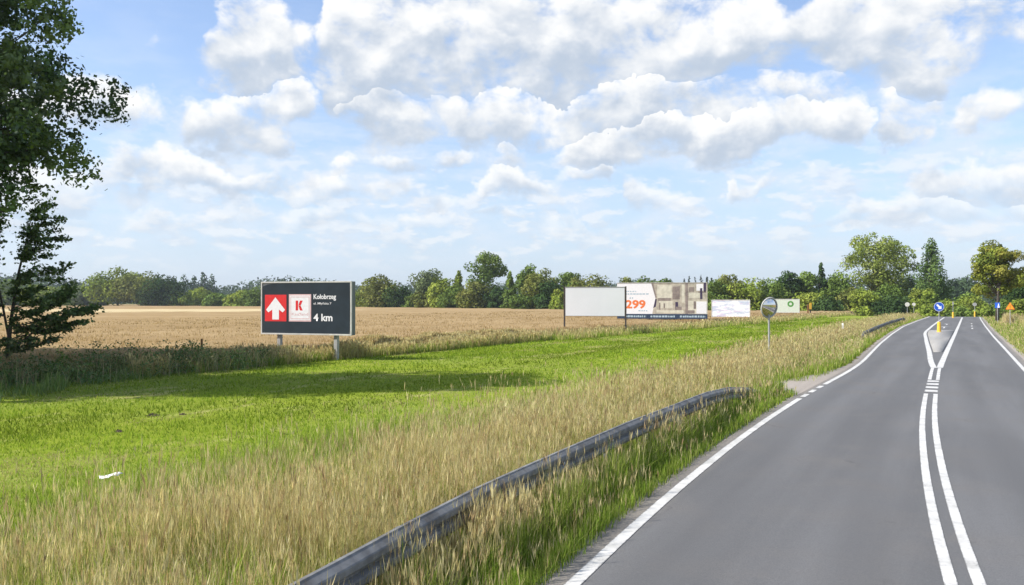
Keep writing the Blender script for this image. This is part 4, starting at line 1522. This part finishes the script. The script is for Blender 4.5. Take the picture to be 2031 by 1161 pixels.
x, y, H, wd = row(1743, 453, 166, 215)
tree('spreading_tree', 'great spreading light green tree towering over the hedge', x, y, H, wd, 'lobes', [(0.23, 0.285, 0.06), (0.20, 0.255, 0.05), (0.26, 0.30, 0.08)], 301, 13000, 0.55,
     lobes=[(0.0, 0.84, 0.55, 0.13, 16), (0.45, 0.76, 0.40, 0.12, 12), (-0.5, 0.68, 0.42, 0.13, 14), (0.8, 0.70, 0.20, 0.07, 5), (-0.85, 0.58, 0.18, 0.06, 5), (0.6, 0.58, 0.3, 0.1, 9), (-0.2, 0.45, 0.5, 0.14, 14), (0.05, 0.60, 0.55, 0.14, 14), (0.3, 0.40, 0.5, 0.14, 12), (0.05, 0.2, 0.6, 0.16, 10)], trunk_r=0.5)
x, y, H, wd = row(1848, 474, 84, 205)
tree('poplar_tree', 'tall pointed poplar just left of the road crest', x, y, H, wd, 'column', [(0.10, 0.16, 0.045), (0.12, 0.18, 0.05), (0.08, 0.13, 0.04)], 302, 12000, 0.5)
x, y, H, wd = row(1977, 476, 104, 112)
tree('roadside_tree', 'lone round-crowned roadside tree with yellowish leaves on the verge', x, y, H, wd, 'lobes', [(0.24, 0.26, 0.045), (0.20, 0.235, 0.04), (0.29, 0.28, 0.06), (0.15, 0.195, 0.04)], 303, 14000, 0.30,
     lobes=[(0.05, 0.80, 0.70, 0.17, 18), (-0.35, 0.62, 0.6, 0.17, 14), (0.45, 0.58, 0.55, 0.18, 14), (0.0, 0.44, 0.75, 0.12, 12), (-0.5, 0.86, 0.25, 0.07, 4), (0.4, 0.92, 0.22, 0.07, 4)], trunk_r=0.22)
for k, (px, top, w) in enumerate(((1357, 549, 9), (1367, 544, 10), (1378, 546, 10), (1390, 543, 11), (1402, 545, 10), (1411, 548, 9))):
    x, y, H, wd = row(px, top, w, 520)
    tree('poplar_tree', '%s slim hazy poplar from the left in the distant row over the furniture billboard' % ('first', 'second', 'third', 'fourth', 'fifth', 'sixth')[k], x, y, H, wd * 1.2, 'column', [(0.06, 0.08, 0.06)], 310 + k, 500, 1.2, group='distant poplars over the furniture billboard')
for k, (px, top, w) in enumerate(((345, 545, 24), (364, 540, 24), (384, 543, 26), (402, 536, 26), (420, 541, 22))):
    x, y, H, wd = row(px, top + 4, w * 1.5, 560)
    tree('conifer_tree', '%s dark distant conifer from the left behind the shrubs left of the black billboard' % ('first', 'second', 'third', 'fourth', 'fifth')[k], x, y, H, wd * 1.3, 'cone', BG, 330 + k, 900, 1.5, group='distant conifers left of the black billboard')

# far-off wood along the horizon: one mass
r = np.random.default_rng(401)
cl = []
for k in range(620):
    az = r.uniform(-0.62, 0.62)
    dist = r.uniform(760, 1150)
    prof = 20 + 4 * math.sin(az * 19) + 3 * math.sin(az * 47 + 1) + (7 if -0.52 < az < -0.44 else 0)
    h = prof * r.uniform(0.55, 1.1) * dist / 900
    w = r.uniform(10, 24)
    cl.append((math.sin(az) * dist, math.cos(az) * dist, h * 0.5, w, w, h * 0.5))
V, C, Q, T = make_crown(cl, 60000, 3.4, [(0.05, 0.08, 0.035), (0.065, 0.10, 0.04), (0.045, 0.07, 0.035)], r, fill=0.1)
V[:, 2] = np.maximum(V[:, 2], 0.0)
wood = link('distant_wood', np_mesh('distant_wood', V, quads=Q, tint=np.clip(C, 0, 1)), M_FARLEAF)
tag(wood, 'hazy blue-green distant wood along the horizon', 'wood', kind='stuff')


# ------------------------------------------------------------------ billboards
def lettering(body, parent, mat, x, z, y, height_, width, bold=0.0):
    o = link('lettering', text_mesh(body, height_, width, bold), mat, parent)
    o.location = (x, y, z)
    return o


def patch(name, pts, y, mat, parent):
    return MB().poly(pts, y).build(name, mat, parent)


def board_frame(root, w, zb, h, depth, bar, mat_bar, mat_body):
    MB().box(-w / 2 + 0.02, w / 2 - 0.02, -depth / 2 + 0.03, depth / 2, zb + 0.02, zb + h - 0.02).build('backing', mat_body, root)
    f = -depth / 2
    MB().box(-w / 2, w / 2, f, f + 0.06, zb + h - bar, zb + h).build('frame_bar', mat_bar, root, bevel=0.008)
    MB().box(-w / 2, w / 2, f, f + 0.06, zb, zb + bar).build('frame_bar', mat_bar, root, bevel=0.008)
    MB().box(-w / 2, -w / 2 + bar, f + 0.003, f + 0.06, zb + bar, zb + h - bar).build('frame_bar', mat_bar, root, bevel=0.008)
    MB().box(w / 2 - bar, w / 2, f + 0.003, f + 0.06, zb + bar, zb + h - bar).build('frame_bar', mat_bar, root, bevel=0.008)
    return f


# black direction billboard
bb1 = empty('billboard', (-9.50, 39.8, 0), rad(-21))
tag(bb1, 'black billboard with red arrow square and white 4 km lettering', 'billboard')
W1, H1, ZB = 4.95, 2.48, 1.12
fy = board_frame(bb1, W1, ZB, H1, 0.36, 0.07, M_PALE, M_DGREY)
u0, u1, v0, v1 = -W1 / 2 + 0.065, W1 / 2 - 0.10, ZB + 0.065, ZB + H1 - 0.065
PW, PH = u1 - u0, v1 - v0
pts = [(u0, v0), (u1 - 0.05, v0 + 0.01), (u1 - 0.02, v0 + 0.25), (u1, v0 + PH * 0.55), (u1 - 0.03, v1 - 0.02), (u0 + PW * 0.5, v1 - 0.01), (u0 + PW * 0.14, v1 - 0.02), (u0 + PW * 0.06, v1 - 0.07), (u0, v1 - 0.17)]
poster1 = patch('poster', pts, fy + 0.020, M_NAVY, bb1)


def up(u, v):
    return (u0 + u * PW, v1 - v * PH)


def urect(a, b, c, d):
    x0, z1 = up(a, c)
    x1, z0 = up(b, d)
    return rect(x0, x1, z0, z1)


patch('red_square', urect(0.033, 0.285, 0.234, 0.763), fy + 0.016, M_RED, poster1)
arrow = [(0.121, 0.728), (0.121, 0.53), (0.075, 0.585), (0.048, 0.535), (0.157, 0.285), (0.270, 0.535), (0.243, 0.585), (0.199, 0.53), (0.199, 0.728)]
mbp = MB()
ar = [up(*p) for p in arrow]
mbp.add([(x, fy + 0.012, z) for x, z in ar], [(0, 8, 7, 1), (1, 7, 4), (1, 4, 3, 2), (7, 6, 5, 4)])
mbp.build('arrow', M_WHITE, poster1)
patch('white_square', urect(0.314, 0.569, 0.225, 0.763), fy + 0.016, M_PINK, poster1)
patch('white_square', urect(0.326, 0.557, 0.25, 0.738), fy + 0.013, M_WHITE, poster1)
for (a, b, c, d) in ((0.334, 0.549, 0.272, 0.286), (0.334, 0.549, 0.702, 0.716), (0.334, 0.340, 0.286, 0.702), (0.543, 0.549, 0.286, 0.702)):
    patch('logo_border', urect(a, b, c, d), fy + 0.010, M_PINK, poster1)
# the letter-like emblem: a bar and two wedges
patch('emblem', urect(0.393, 0.421, 0.35, 0.545), fy + 0.010, M_RED, poster1)
e1 = [up(0.425, 0.445), up(0.450, 0.445), up(0.474, 0.35), up(0.442, 0.35)]
patch('emblem', e1, fy + 0.010, M_RED, poster1)
e2 = [up(0.442, 0.545), up(0.474, 0.545), up(0.450, 0.45), up(0.425, 0.45)]
patch('emblem', e2, fy + 0.010, M_RED, poster1)
x, z = up(0.348, 0.645)
lettering('Kaufland', poster1, M_PINK, x, z, fy + 0.010, 0.13, 0.188 * PW, 0.01)
x, z = up(0.597, 0.352)
lettering('Kołobrzeg', poster1, M_WHITE, x, z, fy + 0.012, 0.30, 0.252 * PW, 0.022)
x, z = up(0.597, 0.44)
lettering('ul. Młyńska 7', poster1, M_WHITE, x, z, fy + 0.012, 0.14, 0.20 * PW, 0.01)
x, z = up(0.597, 0.752)
lettering('4 km', poster1, M_WHITE, x, z, fy + 0.012, 0.145 * PH, 0.213 * PW, 0.028)
for xl in (-1.55, 1.55):
    MB().box(xl - 0.09, xl + 0.09, -0.05, 0.13, -0.2, ZB + 0.02).build('leg', M_GREY, bb1, bevel=0.01)

# blank billboard
bb2 = empty('billboard', (6.85, 71.0, 0), rad(-15))
tag(bb2, 'blank pale grey billboard on two dark posts', 'billboard')
ZB2, H2, W2 = 1.42, 2.42, 5.0
MB().box(-W2 / 2, W2 / 2, 0.0, 0.10, ZB2, ZB2 + H2).build('backing', M_DKWOOD, bb2, bevel=0.01)
patch('poster', rect(-W2 / 2 + 0.03, W2 / 2 - 0.02, ZB2 + 0.03, ZB2 + H2 - 0.05), -0.006, M_BLANK, bb2)
for xl in (-W2 / 2 - 0.06, W2 / 2 + 0.06):
    MB().box(xl - 0.06, xl + 0.06, -0.03, 0.13, -0.3, ZB2 + H2 + 0.05).build('post', M_DKWOOD, bb2, bevel=0.01)
MB().box(-W2 / 2, W2 / 2, -0.03, 0.0, ZB2 + H2 - 0.04, ZB2 + H2 + 0.02).build('frame_bar', M_GREY, bb2)

# wide furniture billboard
DB3 = 99.0
bb3 = empty('billboard', ((1312 - 1015) / F * DB3, DB3, 0), rad(-14))
tag(bb3, 'wide furniture billboard with orange 299 and room pictures', 'billboard')
W3, H3, ZB3 = 10.3, 4.15, 0.62
MB().box(-W3 / 2, W3 / 2, 0.0, 0.45, ZB3, ZB3 + H3).build('backing', M_GREY, bb3)
MB().box(-W3 / 2 - 0.03, W3 / 2 + 0.03, -0.05, 0.5, ZB3 + H3, ZB3 + H3 + 0.05).build('frame_bar', M_PALE, bb3)
for xl in (-4.2, -1.4, 1.4, 4.2):
    MB().box(xl - 0.1, xl + 0.1, 0.1, 0.3, -0.3, ZB3 + 0.02).build('leg', M_DKWOOD, bb3)
XL3, ZT3 = -W3 / 2, ZB3 + H3


def q3(a, b):
    """poster position: a across, b down (0..1)"""
    return (XL3 + a * W3, ZT3 - b * H3)


def r3(a, b, c, d):
    x0, z1 = q3(a, c)
    x1, z0 = q3(b, d)
    return rect(x0, x1, z0, z1)


poster3 = patch('poster', r3(0, 1, 0, 1), -0.004, M_WHITE, bb3)
patch('text_strip', r3(0, 1, 0.865, 1.0), -0.010, M_STRIP, poster3)
rs = random.Random(8)
for (a, b) in ((0.10, 0.325), (0.375, 0.645), (0.70, 0.975)):
    u = a
    while u < b:
        w_ = rs.uniform(0.012, 0.03)
        patch('text_mark', r3(u, min(b, u + w_), 0.905 + rs.uniform(0, 0.01), 0.958), -0.014, M_LTBLUE, poster3)
        u += w_ + rs.uniform(0.003, 0.010)
patch('room_picture', [q3(0.395, 0.862), q3(0.76, 0.862), q3(0.76, 0.0), q3(0.383, 0.0), q3(0.43, 0.42)], -0.010, M_BEIGE, poster3)
patch('room_picture', [q3(0.383, 0.002), q3(0.405, 0.002), q3(0.445, 0.40), q3(0.43, 0.42)], -0.014, M_TAUPE, poster3)
patch('room_picture', [q3(0.405, 0.70), q3(0.435, 0.66), q3(0.445, 0.45), q3(0.43, 0.44)], -0.014, M_PURPLE, poster3)
for (a, b, c, d, mt) in ((0.45, 0.61, 0.06, 0.42, M_BEIGEL), (0.62, 0.70, 0.10, 0.46, M_TAUPE), (0.635, 0.69, 0.22, 0.36, M_BEIGE), (0.72, 0.75, 0.05, 0.55, M_BEIGEL),
                         (0.46, 0.60, 0.42, 0.50, M_TAUPE), (0.47, 0.62, 0.50, 0.70, M_BEIGEL), (0.47, 0.485, 0.55, 0.74, M_TAUPE), (0.52, 0.535, 0.57, 0.70, M_TAUPE),
                         (0.65, 0.68, 0.53, 0.75, M_PURPLE), (0.655, 0.72, 0.66, 0.75, M_TAUPE), (0.44, 0.74, 0.76, 0.83, M_BEIGEL),
                         (0.76, 0.79, 0.0, 0.862, M_TAUPE), (0.79, 1.0, 0.0, 0.50, M_BEIGE), (0.79, 1.0, 0.50, 0.862, M_BEIGEL)):
    patch('room_picture', r3(a, b, c, d), -0.012 if mt is not M_TAUPE else -0.016, mt, poster3)
for (a, b, c, d, mt) in ((0.80, 0.855, 0.12, 0.25, M_TAUPE), (0.88, 0.955, 0.03, 0.22, M_WHITE), (0.96, 0.985, 0.0, 0.26, M_PURPLE), (0.80, 0.92, 0.28, 0.42, M_BEIGEL),
                         (0.92, 0.945, 0.15, 0.45, M_PURPLE), (0.85, 0.875, 0.51, 0.72, M_TAUPE), (0.88, 0.99, 0.52, 0.85, M_WHITE), (0.79, 0.86, 0.76, 0.85, M_TAUPE), (0.90, 0.985, 0.24, 0.28, M_TAUPE)):
    patch('room_picture', r3(a, b, c, d), -0.020, mt, poster3)
x, z = q3(0.095, 0.72)
lettering('299', poster3, M_ORANGE, x, z, -0.010, 0.245 * H3, 0.225 * W3, 0.035)
for (a, b, c, d) in ((0.10, 0.215, 0.22, 0.25), (0.10, 0.36, 0.29, 0.325), (0.14, 0.18, 0.40, 0.44), (0.24, 0.34, 0.76, 0.79)):
    u = a
    while u < b:
        w_ = rs.uniform(0.012, 0.03)
        patch('text_mark', r3(u, min(b, u + w_), c, d), -0.010, M_PINK if False else M_LTBLUE, poster3)
        u += w_ + rs.uniform(0.006, 0.012)

# faded white billboard
DB4 = 116.0
bb4 = empty('billboard', ((1449 - 1015) / F * DB4, DB4, 0), rad(-20))
tag(bb4, 'faded white billboard with bluish smears between the wide billboard and the mirror', 'billboard')
fy4 = board_frame(bb4, 5.1, 0.30, 2.55, 0.35, 0.10, M_PALE, M_DKWOOD)
patch('poster', rect(-2.46, 2.46, 0.40, 2.75), fy4 + 0.02, M_SMEAR, bb4)
for xl in (-1.5, 1.5):
    MB().box(xl - 0.08, xl + 0.08, 0, 0.12, -0.4, 0.32).build('leg', M_DKWOOD, bb4)
# pale green billboard with round emblem
DB5 = 150.0
bb5 = empty('billboard', ((1556 - 1015) / F * DB5, DB5, 0.0), rad(-22))
tag(bb5, 'pale billboard with a green ring emblem behind the traffic mirror', 'billboard')
fy5 = board_frame(bb5, 5.0, 0.62, 2.4, 0.9, 0.10, M_PALE, M_DKWOOD)
poster5 = patch('poster', rect(-2.42, 2.42, 0.72, 2.92), fy5 + 0.02, M_PALEGREEN, bb5)
patch('emblem', disc(1.0, 2.15, 0.52), fy5 + 0.014, M_GREEN, poster5)
patch('emblem', disc(1.0, 2.15, 0.24), fy5 + 0.008, M_PALEGREEN, poster5)
for xl in (-1.5, 1.5):
    MB().box(xl - 0.08, xl + 0.08, 0, 0.12, -0.6, 0.64).build('leg', M_DKWOOD, bb5)


# ------------------------------------------------------------------ guardrails
PROFILE = [(-0.018, -0.004), (0.0, 0.0), (0.006, 0.012), (0.058, 0.050), (0.066, 0.062), (0.066, 0.108), (0.058, 0.120), (0.008, 0.142), (0.008, 0.168), (0.058, 0.190), (0.066, 0.202), (0.066, 0.250), (0.058, 0.262), (0.006, 0.298), (-0.004, 0.310), (-0.030, 0.312)]


def guardrail(label, pts, tops, seg_len, post_step):
    """pts: plan polyline (x, y), tops: height of the beam's top at each point; corrugation turned to the road (right)"""
    pts = np.array(pts, float)
    d = np.r_[0, np.cumsum(np.linalg.norm(np.diff(pts, axis=0), axis=1))]
    root = empty('guardrail', (pts[0][0], pts[0][1], 0))
    tag(root, label, 'guardrail')
    o0 = pts[0]

    def at(s):
        return np.array([np.interp(s, d, pts[:, 0]), np.interp(s, d, pts[:, 1])]), np.interp(s, d, tops)

    total = d[-1]
    s = 0.0
    k = 0
    while s < total - 0.05:
        e = min(total, s + seg_len)
        n = 7
        ss = np.linspace(s, e + (0.12 if e < total else 0), n)
        vs, fs = [], []
        m = len(PROFILE)
        lift = 0.003 * (k % 2)
        for t_ in ss:
            p, top = at(t_)
            a, _ = at(t_ - 0.3)
            b, _ = at(t_ + 0.3)
            tg = (b - a) / (np.linalg.norm(b - a) + 1e-9)
            nr_ = np.array([tg[1], -tg[0]])
            for th in (0.0, -0.004):
                for (ox, oz) in PROFILE:
                    q = p + nr_ * (ox + lift + th)
                    vs.append((q[0] - o0[0], q[1] - o0[1], top - 0.31 + oz))
        st = 2 * m
        for i_ in range(n - 1):
            for j in range(m - 1):
                A, B = i_ * st + j, (i_ + 1) * st + j
                fs.append((A, B, B + 1, A + 1))
                fs.append((A + m, A + m + 1, B + m + 1, B + m))
            A, B = i_ * st + m - 1, (i_ + 1) * st + m - 1
            fs.append((A, B, B + m, A + m))
            A, B = i_ * st, (i_ + 1) * st
            fs.append((A, A + m, B + m, B))
        fs.append(tuple(range(m)) + tuple(range(2 * m - 1, m - 1, -1)))
        b0 = (n - 1) * st
        fs.append(tuple(b0 + q for q in range(m - 1, -1, -1)) + tuple(b0 + m + q for q in range(m)))
        MB().add(vs, fs).build('beam', M_GALV, root)
        s = e
        k += 1
    s = 0.6
    while s < total - 0.4:
        p, top = at(s)
        a, _ = at(s - 0.3)
        b, _ = at(s + 0.3)
        ang = math.atan2(*(b - a)[::-1])
        o = MB().box(-0.05, 0.05, 0.012, 0.10, -0.4, top - 0.03).build('post', M_GALV, root, bevel=0.005)
        o.location = (p[0] - o0[0], p[1] - o0[1], 0)
        o.rotation_euler = (0, 0, ang)
        bo = MB().tube([(0, -0.045, top - 0.155), (0, 0.02, top - 0.155)], [0.02, 0.02], 8).build('bolt', M_PALE, o)
        s += post_step
    return root


ys = np.array([-8, -4, 0, 3, 6, 7.5, 9, 11.4, 13.9, 16, 18.3, 20.3, 22.4, 24.0])
xs = np.array([-6.9, -5.35, -3.8, -2.62, -1.46, -0.92, -0.34, 0.75, 1.92, 3.0, 4.15, 5.15, 6.2, 6.98])
guardrail('grey steel guardrail running out of the foreground and dipping at its end', np.stack([xs, ys], 1), [0.75] * 10 + [0.75, 0.66, 0.44, 0.18], 4.0, 2.0)
yv = np.linspace(56, 112, 24)
gx_, gy_ = edge_pt(yv, 1.3)
guardrail('distant low guardrail on the grass bank before the road crest', np.stack([gx_, gy_], 1), [0.25] + [0.58] * 22 + [0.25], 4.0, 4.0)


# ------------------------------------------------------------------ signs, mirror, posts
def post_part(root, z0, z1, r0=0.035, mat=None, name='post'):
    return MB().tube([(0, 0, z0), (0, 0, z1)], [r0, r0], 10).build(name, mat or M_GREY, root, smooth=False)


# traffic mirror
mr = empty('traffic_mirror', (11.15, 37.2, 0), rad(20))
mr.rotation_euler[0] = 0.0
tag(mr, 'oval convex traffic mirror with pale rim on a thin grey post', 'traffic mirror')
post_part(mr, -0.3, 2.1, 0.04)
RX, RZ, CZ, TILT = 0.37, 0.40, 2.40, 0.20
vs, fs = [], []
NR, NS = 8, 32
for i_ in range(NR + 1):
    rr = i_ / NR
    for k in range(NS):
        t_ = 2 * math.pi * k / NS
        vs.append((RX * rr * math.cos(t_), -0.02 - 0.13 * (1 - rr * rr) + TILT * RZ * rr * math.sin(t_) * -1, CZ + RZ * rr * math.sin(t_)))
for i_ in range(NR):
    for k in range(NS):
        k2 = (k + 1) % NS
        fs.append((i_ * NS + k, i_ * NS + k2, (i_ + 1) * NS + k2, (i_ + 1) * NS + k))
MB().add(vs, fs).build('mirror_face', M_MIRROR, mr, smooth=True)
rim_pts = [((RX + 0.03) * math.cos(2 * math.pi * k / 32), -0.02 - TILT * RZ * math.sin(2 * math.pi * k / 32), CZ + (RZ + 0.03) * math.sin(2 * math.pi * k / 32)) for k in range(33)]
MB().tube(rim_pts, [0.035] * 33, 6, cap=False).build('rim', M_PALE, mr, smooth=True)
vs = [(0.98 * RX * math.cos(2 * math.pi * k / 24), 0.02 - TILT * RZ * math.sin(2 * math.pi * k / 24), CZ + 0.98 * RZ * math.sin(2 * math.pi * k / 24)) for k in range(24)] + [(0, 0.16, CZ)]
MB().add(vs, [(k, (k + 1) % 24, 24) for k in range(24)]).build('back_shell', M_GREY, mr)
MB().box(-0.05, 0.05, 0.03, 0.18, 2.02, 2.45).build('bracket', M_GREY, mr)

# keep-right sign on its yellow bollard, first island
px_, py_ = float(between(73.0, 0.45)), 73.0
ks = empty('keep_right_sign', (px_, py_, 0.045), rad(-20))
tag(ks, 'round blue keep-right sign on a yellow bollard on the island', 'road sign')
MB().tube([(0, 0, 0), (0, 0, 0.05), (0, 0, 0.82), (0, 0, 0.87)], [0.19, 0.16, 0.14, 0.09], 14).build('bollard', M_YELLOW, ks)
post_part(ks, 0.8, 2.1, 0.032)
ksf = MB().poly(disc(0, 2.15, 0.40, 36), -0.05, 0.012).build('sign_face', M_BLUE, ks)
patch('sign_border', disc(0, 2.15, 0.385, 36), -0.053, M_WHITE, ksf)
patch('sign_field', disc(0, 2.15, 0.36, 36), -0.056, M_BLUE, ksf)
aw = [(-0.22, 0.14), (-0.12, 0.24), (0.10, 0.02), (0.18, 0.10), (0.20, -0.20), (-0.10, -0.18), (-0.02, -0.10)]
mba = MB()
mba.add([(a, -0.060, 2.15 + b) for a, b in aw], [(0, 6, 2, 1), (5, 4, 6), (6, 4, 2), (2, 4, 3)])
mba.build('arrow', M_WHITE, ksf)
# second bollard with thin sign at the island's far end
b2 = empty('island_bollard', (float(between(137.0, 0.5)), 137.0, 0.012), rad(-25))
tag(b2, 'small yellow bollard with thin grey sign at the far end of the turning lane', 'bollard')
MB().tube([(0, 0, 0), (0, 0, 0.05), (0, 0, 0.85), (0, 0, 0.9)], [0.20, 0.15, 0.13, 0.08], 12).build('bollard', M_YELLOW, b2)
post_part(b2, 0.8, 2.3, 0.04)
MB().poly(disc(0, 2.3, 0.3, 24, rx=0.10), -0.05, 0.02).build('sign_face', M_GREY, b2)
# third: beyond the crest on the right
sx_, sy_ = edge_pt(np.array([150.0]), 0.6, RIGHT)
b3 = empty('island_bollard', (float(sx_[0]), float(sy_[0]), float(height(sx_[0], sy_[0]))), rad(-25))
tag(b3, 'yellow bollard under a grey sign back beyond the crest', 'bollard')
MB().tube([(0, 0, 0), (0, 0, 0.05), (0, 0, 0.9), (0, 0, 0.95)], [0.15, 0.12, 0.10, 0.06], 12).build('bollard', M_YELLOW, b3)
post_part(b3, 0.85, 2.2, 0.04)
MB().poly(disc(0, 2.2, 0.30, 28, rx=0.34), -0.04, 0.03).build('sign_back', M_GREY, b3)

# blue crossing sign
cx_, cy_ = edge_pt(np.array([106.0]), -1.6, RIGHT)
cs = empty('crossing_sign', (float(cx_[0]), float(cy_[0]), 0), rad(-48))
tag(cs, 'blue square road sign with white patch left of the lone tree', 'road sign')
post_part(cs, -0.2, 2.4, 0.035)
csf = MB().box(-0.28, 0.28, -0.06, -0.045, 1.82, 2.48).build('sign_face', M_BLUE, cs)
patch('sign_field', [(-0.01, 1.88), (0.25, 1.88), (0.12, 2.42)], -0.064, M_WHITE, csf)
# amber warning triangle
wx_, wy_ = edge_pt(np.array([96.0]), -2.5, RIGHT)
ws = empty('warning_sign', (float(wx_[0]), float(wy_[0]), 0), rad(-25))
tag(ws, 'amber triangular warning sign on a post by the lone tree', 'road sign')
post_part(ws, -0.2, 2.3, 0.035)
wsf = MB().poly([(-0.46, 1.75), (0.46, 1.75), (0.0, 2.55)], -0.055, 0.012).build('sign_face', M_RED, ws)
patch('sign_field', [(-0.40, 1.785), (0.40, 1.785), (0.0, 2.48)], -0.058, M_AMBER, wsf)
patch('symbol', rect(-0.03, 0.03, 1.98, 2.2), -0.061, M_BLACK, wsf)
patch('symbol', rect(-0.035, 0.035, 1.86, 1.93), -0.061, M_BLACK, wsf)
# two round sign backs
for (px, d_, rr, lb) in ((1799, 142.0, 0.36, 'larger pale round sign back at the dark hedge before the crest'), (1812, 158.0, 0.30, 'smaller pale round sign back beside the larger one')):
    x = (px - 1015) / F * d_
    z0 = float(height(x, d_))
    rt = empty('round_sign', (x, d_, z0), rad(-25))
    tag(rt, lb, 'road sign')
    post_part(rt, -0.2, 2.0, 0.035)
    MB().poly(disc(0, 2.1 - z0 * 0.8, rr, 28), -0.05, 0.015).build('sign_back', M_PALE, rt)
    MB().box(-0.03, 0.03, -0.034, 0.0, 1.8, 2.3 - z0).build('bracket', M_GREY, rt)
# small yellow post at the hedge
x = (1607 - 1015) / F * 146
yp = empty('marker_post', (x, 146.0, 0))
tag(yp, 'small yellow marker post standing against the dark hedge', 'post')
MB().box(-0.09, 0.09, 0.0, 0.14, -0.2, 2.3).build('post', M_DKWOOD, yp)
MB().box(-0.19, 0.19, -0.10, -0.02, 1.25, 2.35).build('panel', M_YELLOW, yp, bevel=0.03)
MB().box(-0.55, -0.30, 0.0, 0.1, -0.2, 2.1).build('side_board', M_WOOD, yp)


# delineator posts
def delineator(label, x, y):
    rt = empty('delineator_post', (x, y, 0), rad(-25))
    tag(rt, label, 'post', 'white delineator posts')
    dpo = MB().box(-0.06, 0.06, -0.04, 0.04, -0.1, 1.05).build('post', M_PWHITE, rt, bevel=0.01)
    MB().box(-0.062, 0.062, -0.042, 0.042, 0.72, 0.90).build('band', M_PALE, dpo)
    return rt


x, y = edge_pt(np.array([62.0]), 3.0)
delineator('white delineator post in tan grass left of the road', float(x[0]), float(y[0]))
x, y = edge_pt(np.array([61.0]), -2.4, RIGHT)
delineator('white delineator post at the right edge of the picture', float(x[0]), float(y[0]))

# wooden stake in the shade
st = empty('wooden_stake', (-13.1, 36.2, 0))
tag(st, 'thin orange-brown wooden stake in the shaded weeds', 'stake')
MB().box(-0.04, 0.04, -0.03, 0.03, -0.2, 1.1).build('post', M_WOOD, st)

# white sheet lying on the grass
ls = empty('plastic_sheet', (-4.95, 10.6, 0.55))
tag(ls, 'white scrap of plastic caught in the tall grass at lower left', 'litter')
r = np.random.default_rng(77)
vs, fs = [], []
for i_ in range(5):
    for j in range(7):
        u = j / 6 - 0.5
        w = i_ / 4 - 0.5
        vs.append((u * 0.30 * (1 - 0.5 * abs(w)), w * 0.16 * (1 - 1.0 * u * u), 0.10 * u * 0.4 + 0.012 * math.sin(7 * u) + 0.015 * math.cos(5 * w) + r.normal(0, 0.004)))
for i_ in range(4):
    for j in range(6):
        a_ = i_ * 7 + j
        fs.append((a_, a_ + 1, a_ + 8, a_ + 7))
o = MB().add(vs, fs).build('sheet', M_PWHITE, ls, smooth=True)
md = o.modifiers.new('thickness', 'SOLIDIFY')
md.thickness = 0.006


# molehills on the meadow
for k, (px, py, s, lb) in enumerate(((303, 824, 0.15, 'dark molehill near the shade edge on the meadow'), (236, 856, 0.11, 'smaller dark molehill left of the first one'), (362, 822, 0.08, 'tiny molehill right of the largest one'))):
    d_ = F * 2.7 / (py - 597)
    x = (px - 1015) / F * d_
    r = np.random.default_rng(90 + k)
    vs, fs = [(0, 0, s * 0.34)], []
    NSG = 14
    for i_ in range(1, 5):
        rr = i_ / 4
        for q in range(NSG):
            t_ = 2 * math.pi * q / NSG
            rj = s * rr * (1 + r.normal(0, 0.10))
            vs.append((rj * math.cos(t_), rj * math.sin(t_), s * 0.34 * math.cos(rr * math.pi / 2) + r.normal(0, 0.015) - 0.01))
    for q in range(NSG):
        fs.append((0, 1 + q, 1 + (q + 1) % NSG))
    for i_ in range(3):
        for q in range(NSG):
            a_ = 1 + i_ * NSG + q
            b_ = 1 + i_ * NSG + (q + 1) % NSG
            fs.append((a_, a_ + NSG, b_ + NSG, b_))
    o = MB().add(vs, fs).build('molehill', M_SOIL)
    o.location = (x, d_, 0)
    tag(o, lb, 'molehill')

# pale dry plants by the lone tree
r = np.random.default_rng(95)
x, y = edge_pt(np.array([104.0]), -2.6, RIGHT)
n = 500
P = np.stack([x[0] + r.normal(0, 0.28, n), y[0] + r.normal(0, 0.25, n), np.zeros(n)], 1)
c = pick(r, n, [(0.62, 0.54, 0.32), (0.55, 0.46, 0.26)])
V, C, Q, T = blades(P, r.uniform(0.4, 1.5, n), np.full(n, 0.05), r.uniform(0, np.pi, n), r.uniform(0, 0.3, n), c, c, r, 2)
dp = link('dry_plant', np_mesh('dry_plant', V, quads=Q, tris=T, tint=np.clip(C, 0, 1)), M_GRASS)
tag(dp, 'pale straw-coloured dry plant clump under the blue sign', 'plant')

# ------------------------------------------------------------------ haze
hz = MB().box(-1500, 1500, -200, 1900, -4.5, 60).build('haze', None)
mm, T_, o_ = new_mat('haze_air')
vol = T_.n('ShaderNodeVolumePrincipled')
vol.inputs['Color'].default_value = (0.80, 0.88, 1.0, 1)
vol.inputs['Density'].default_value = 0.00016
vol.inputs['Anisotropy'].default_value = 0.3
T_.put(o_.inputs['Volume'], vol.outputs[0])
hz.data.materials.append(mm)
tag(hz, 'thin summer haze in the air', kind='stuff')
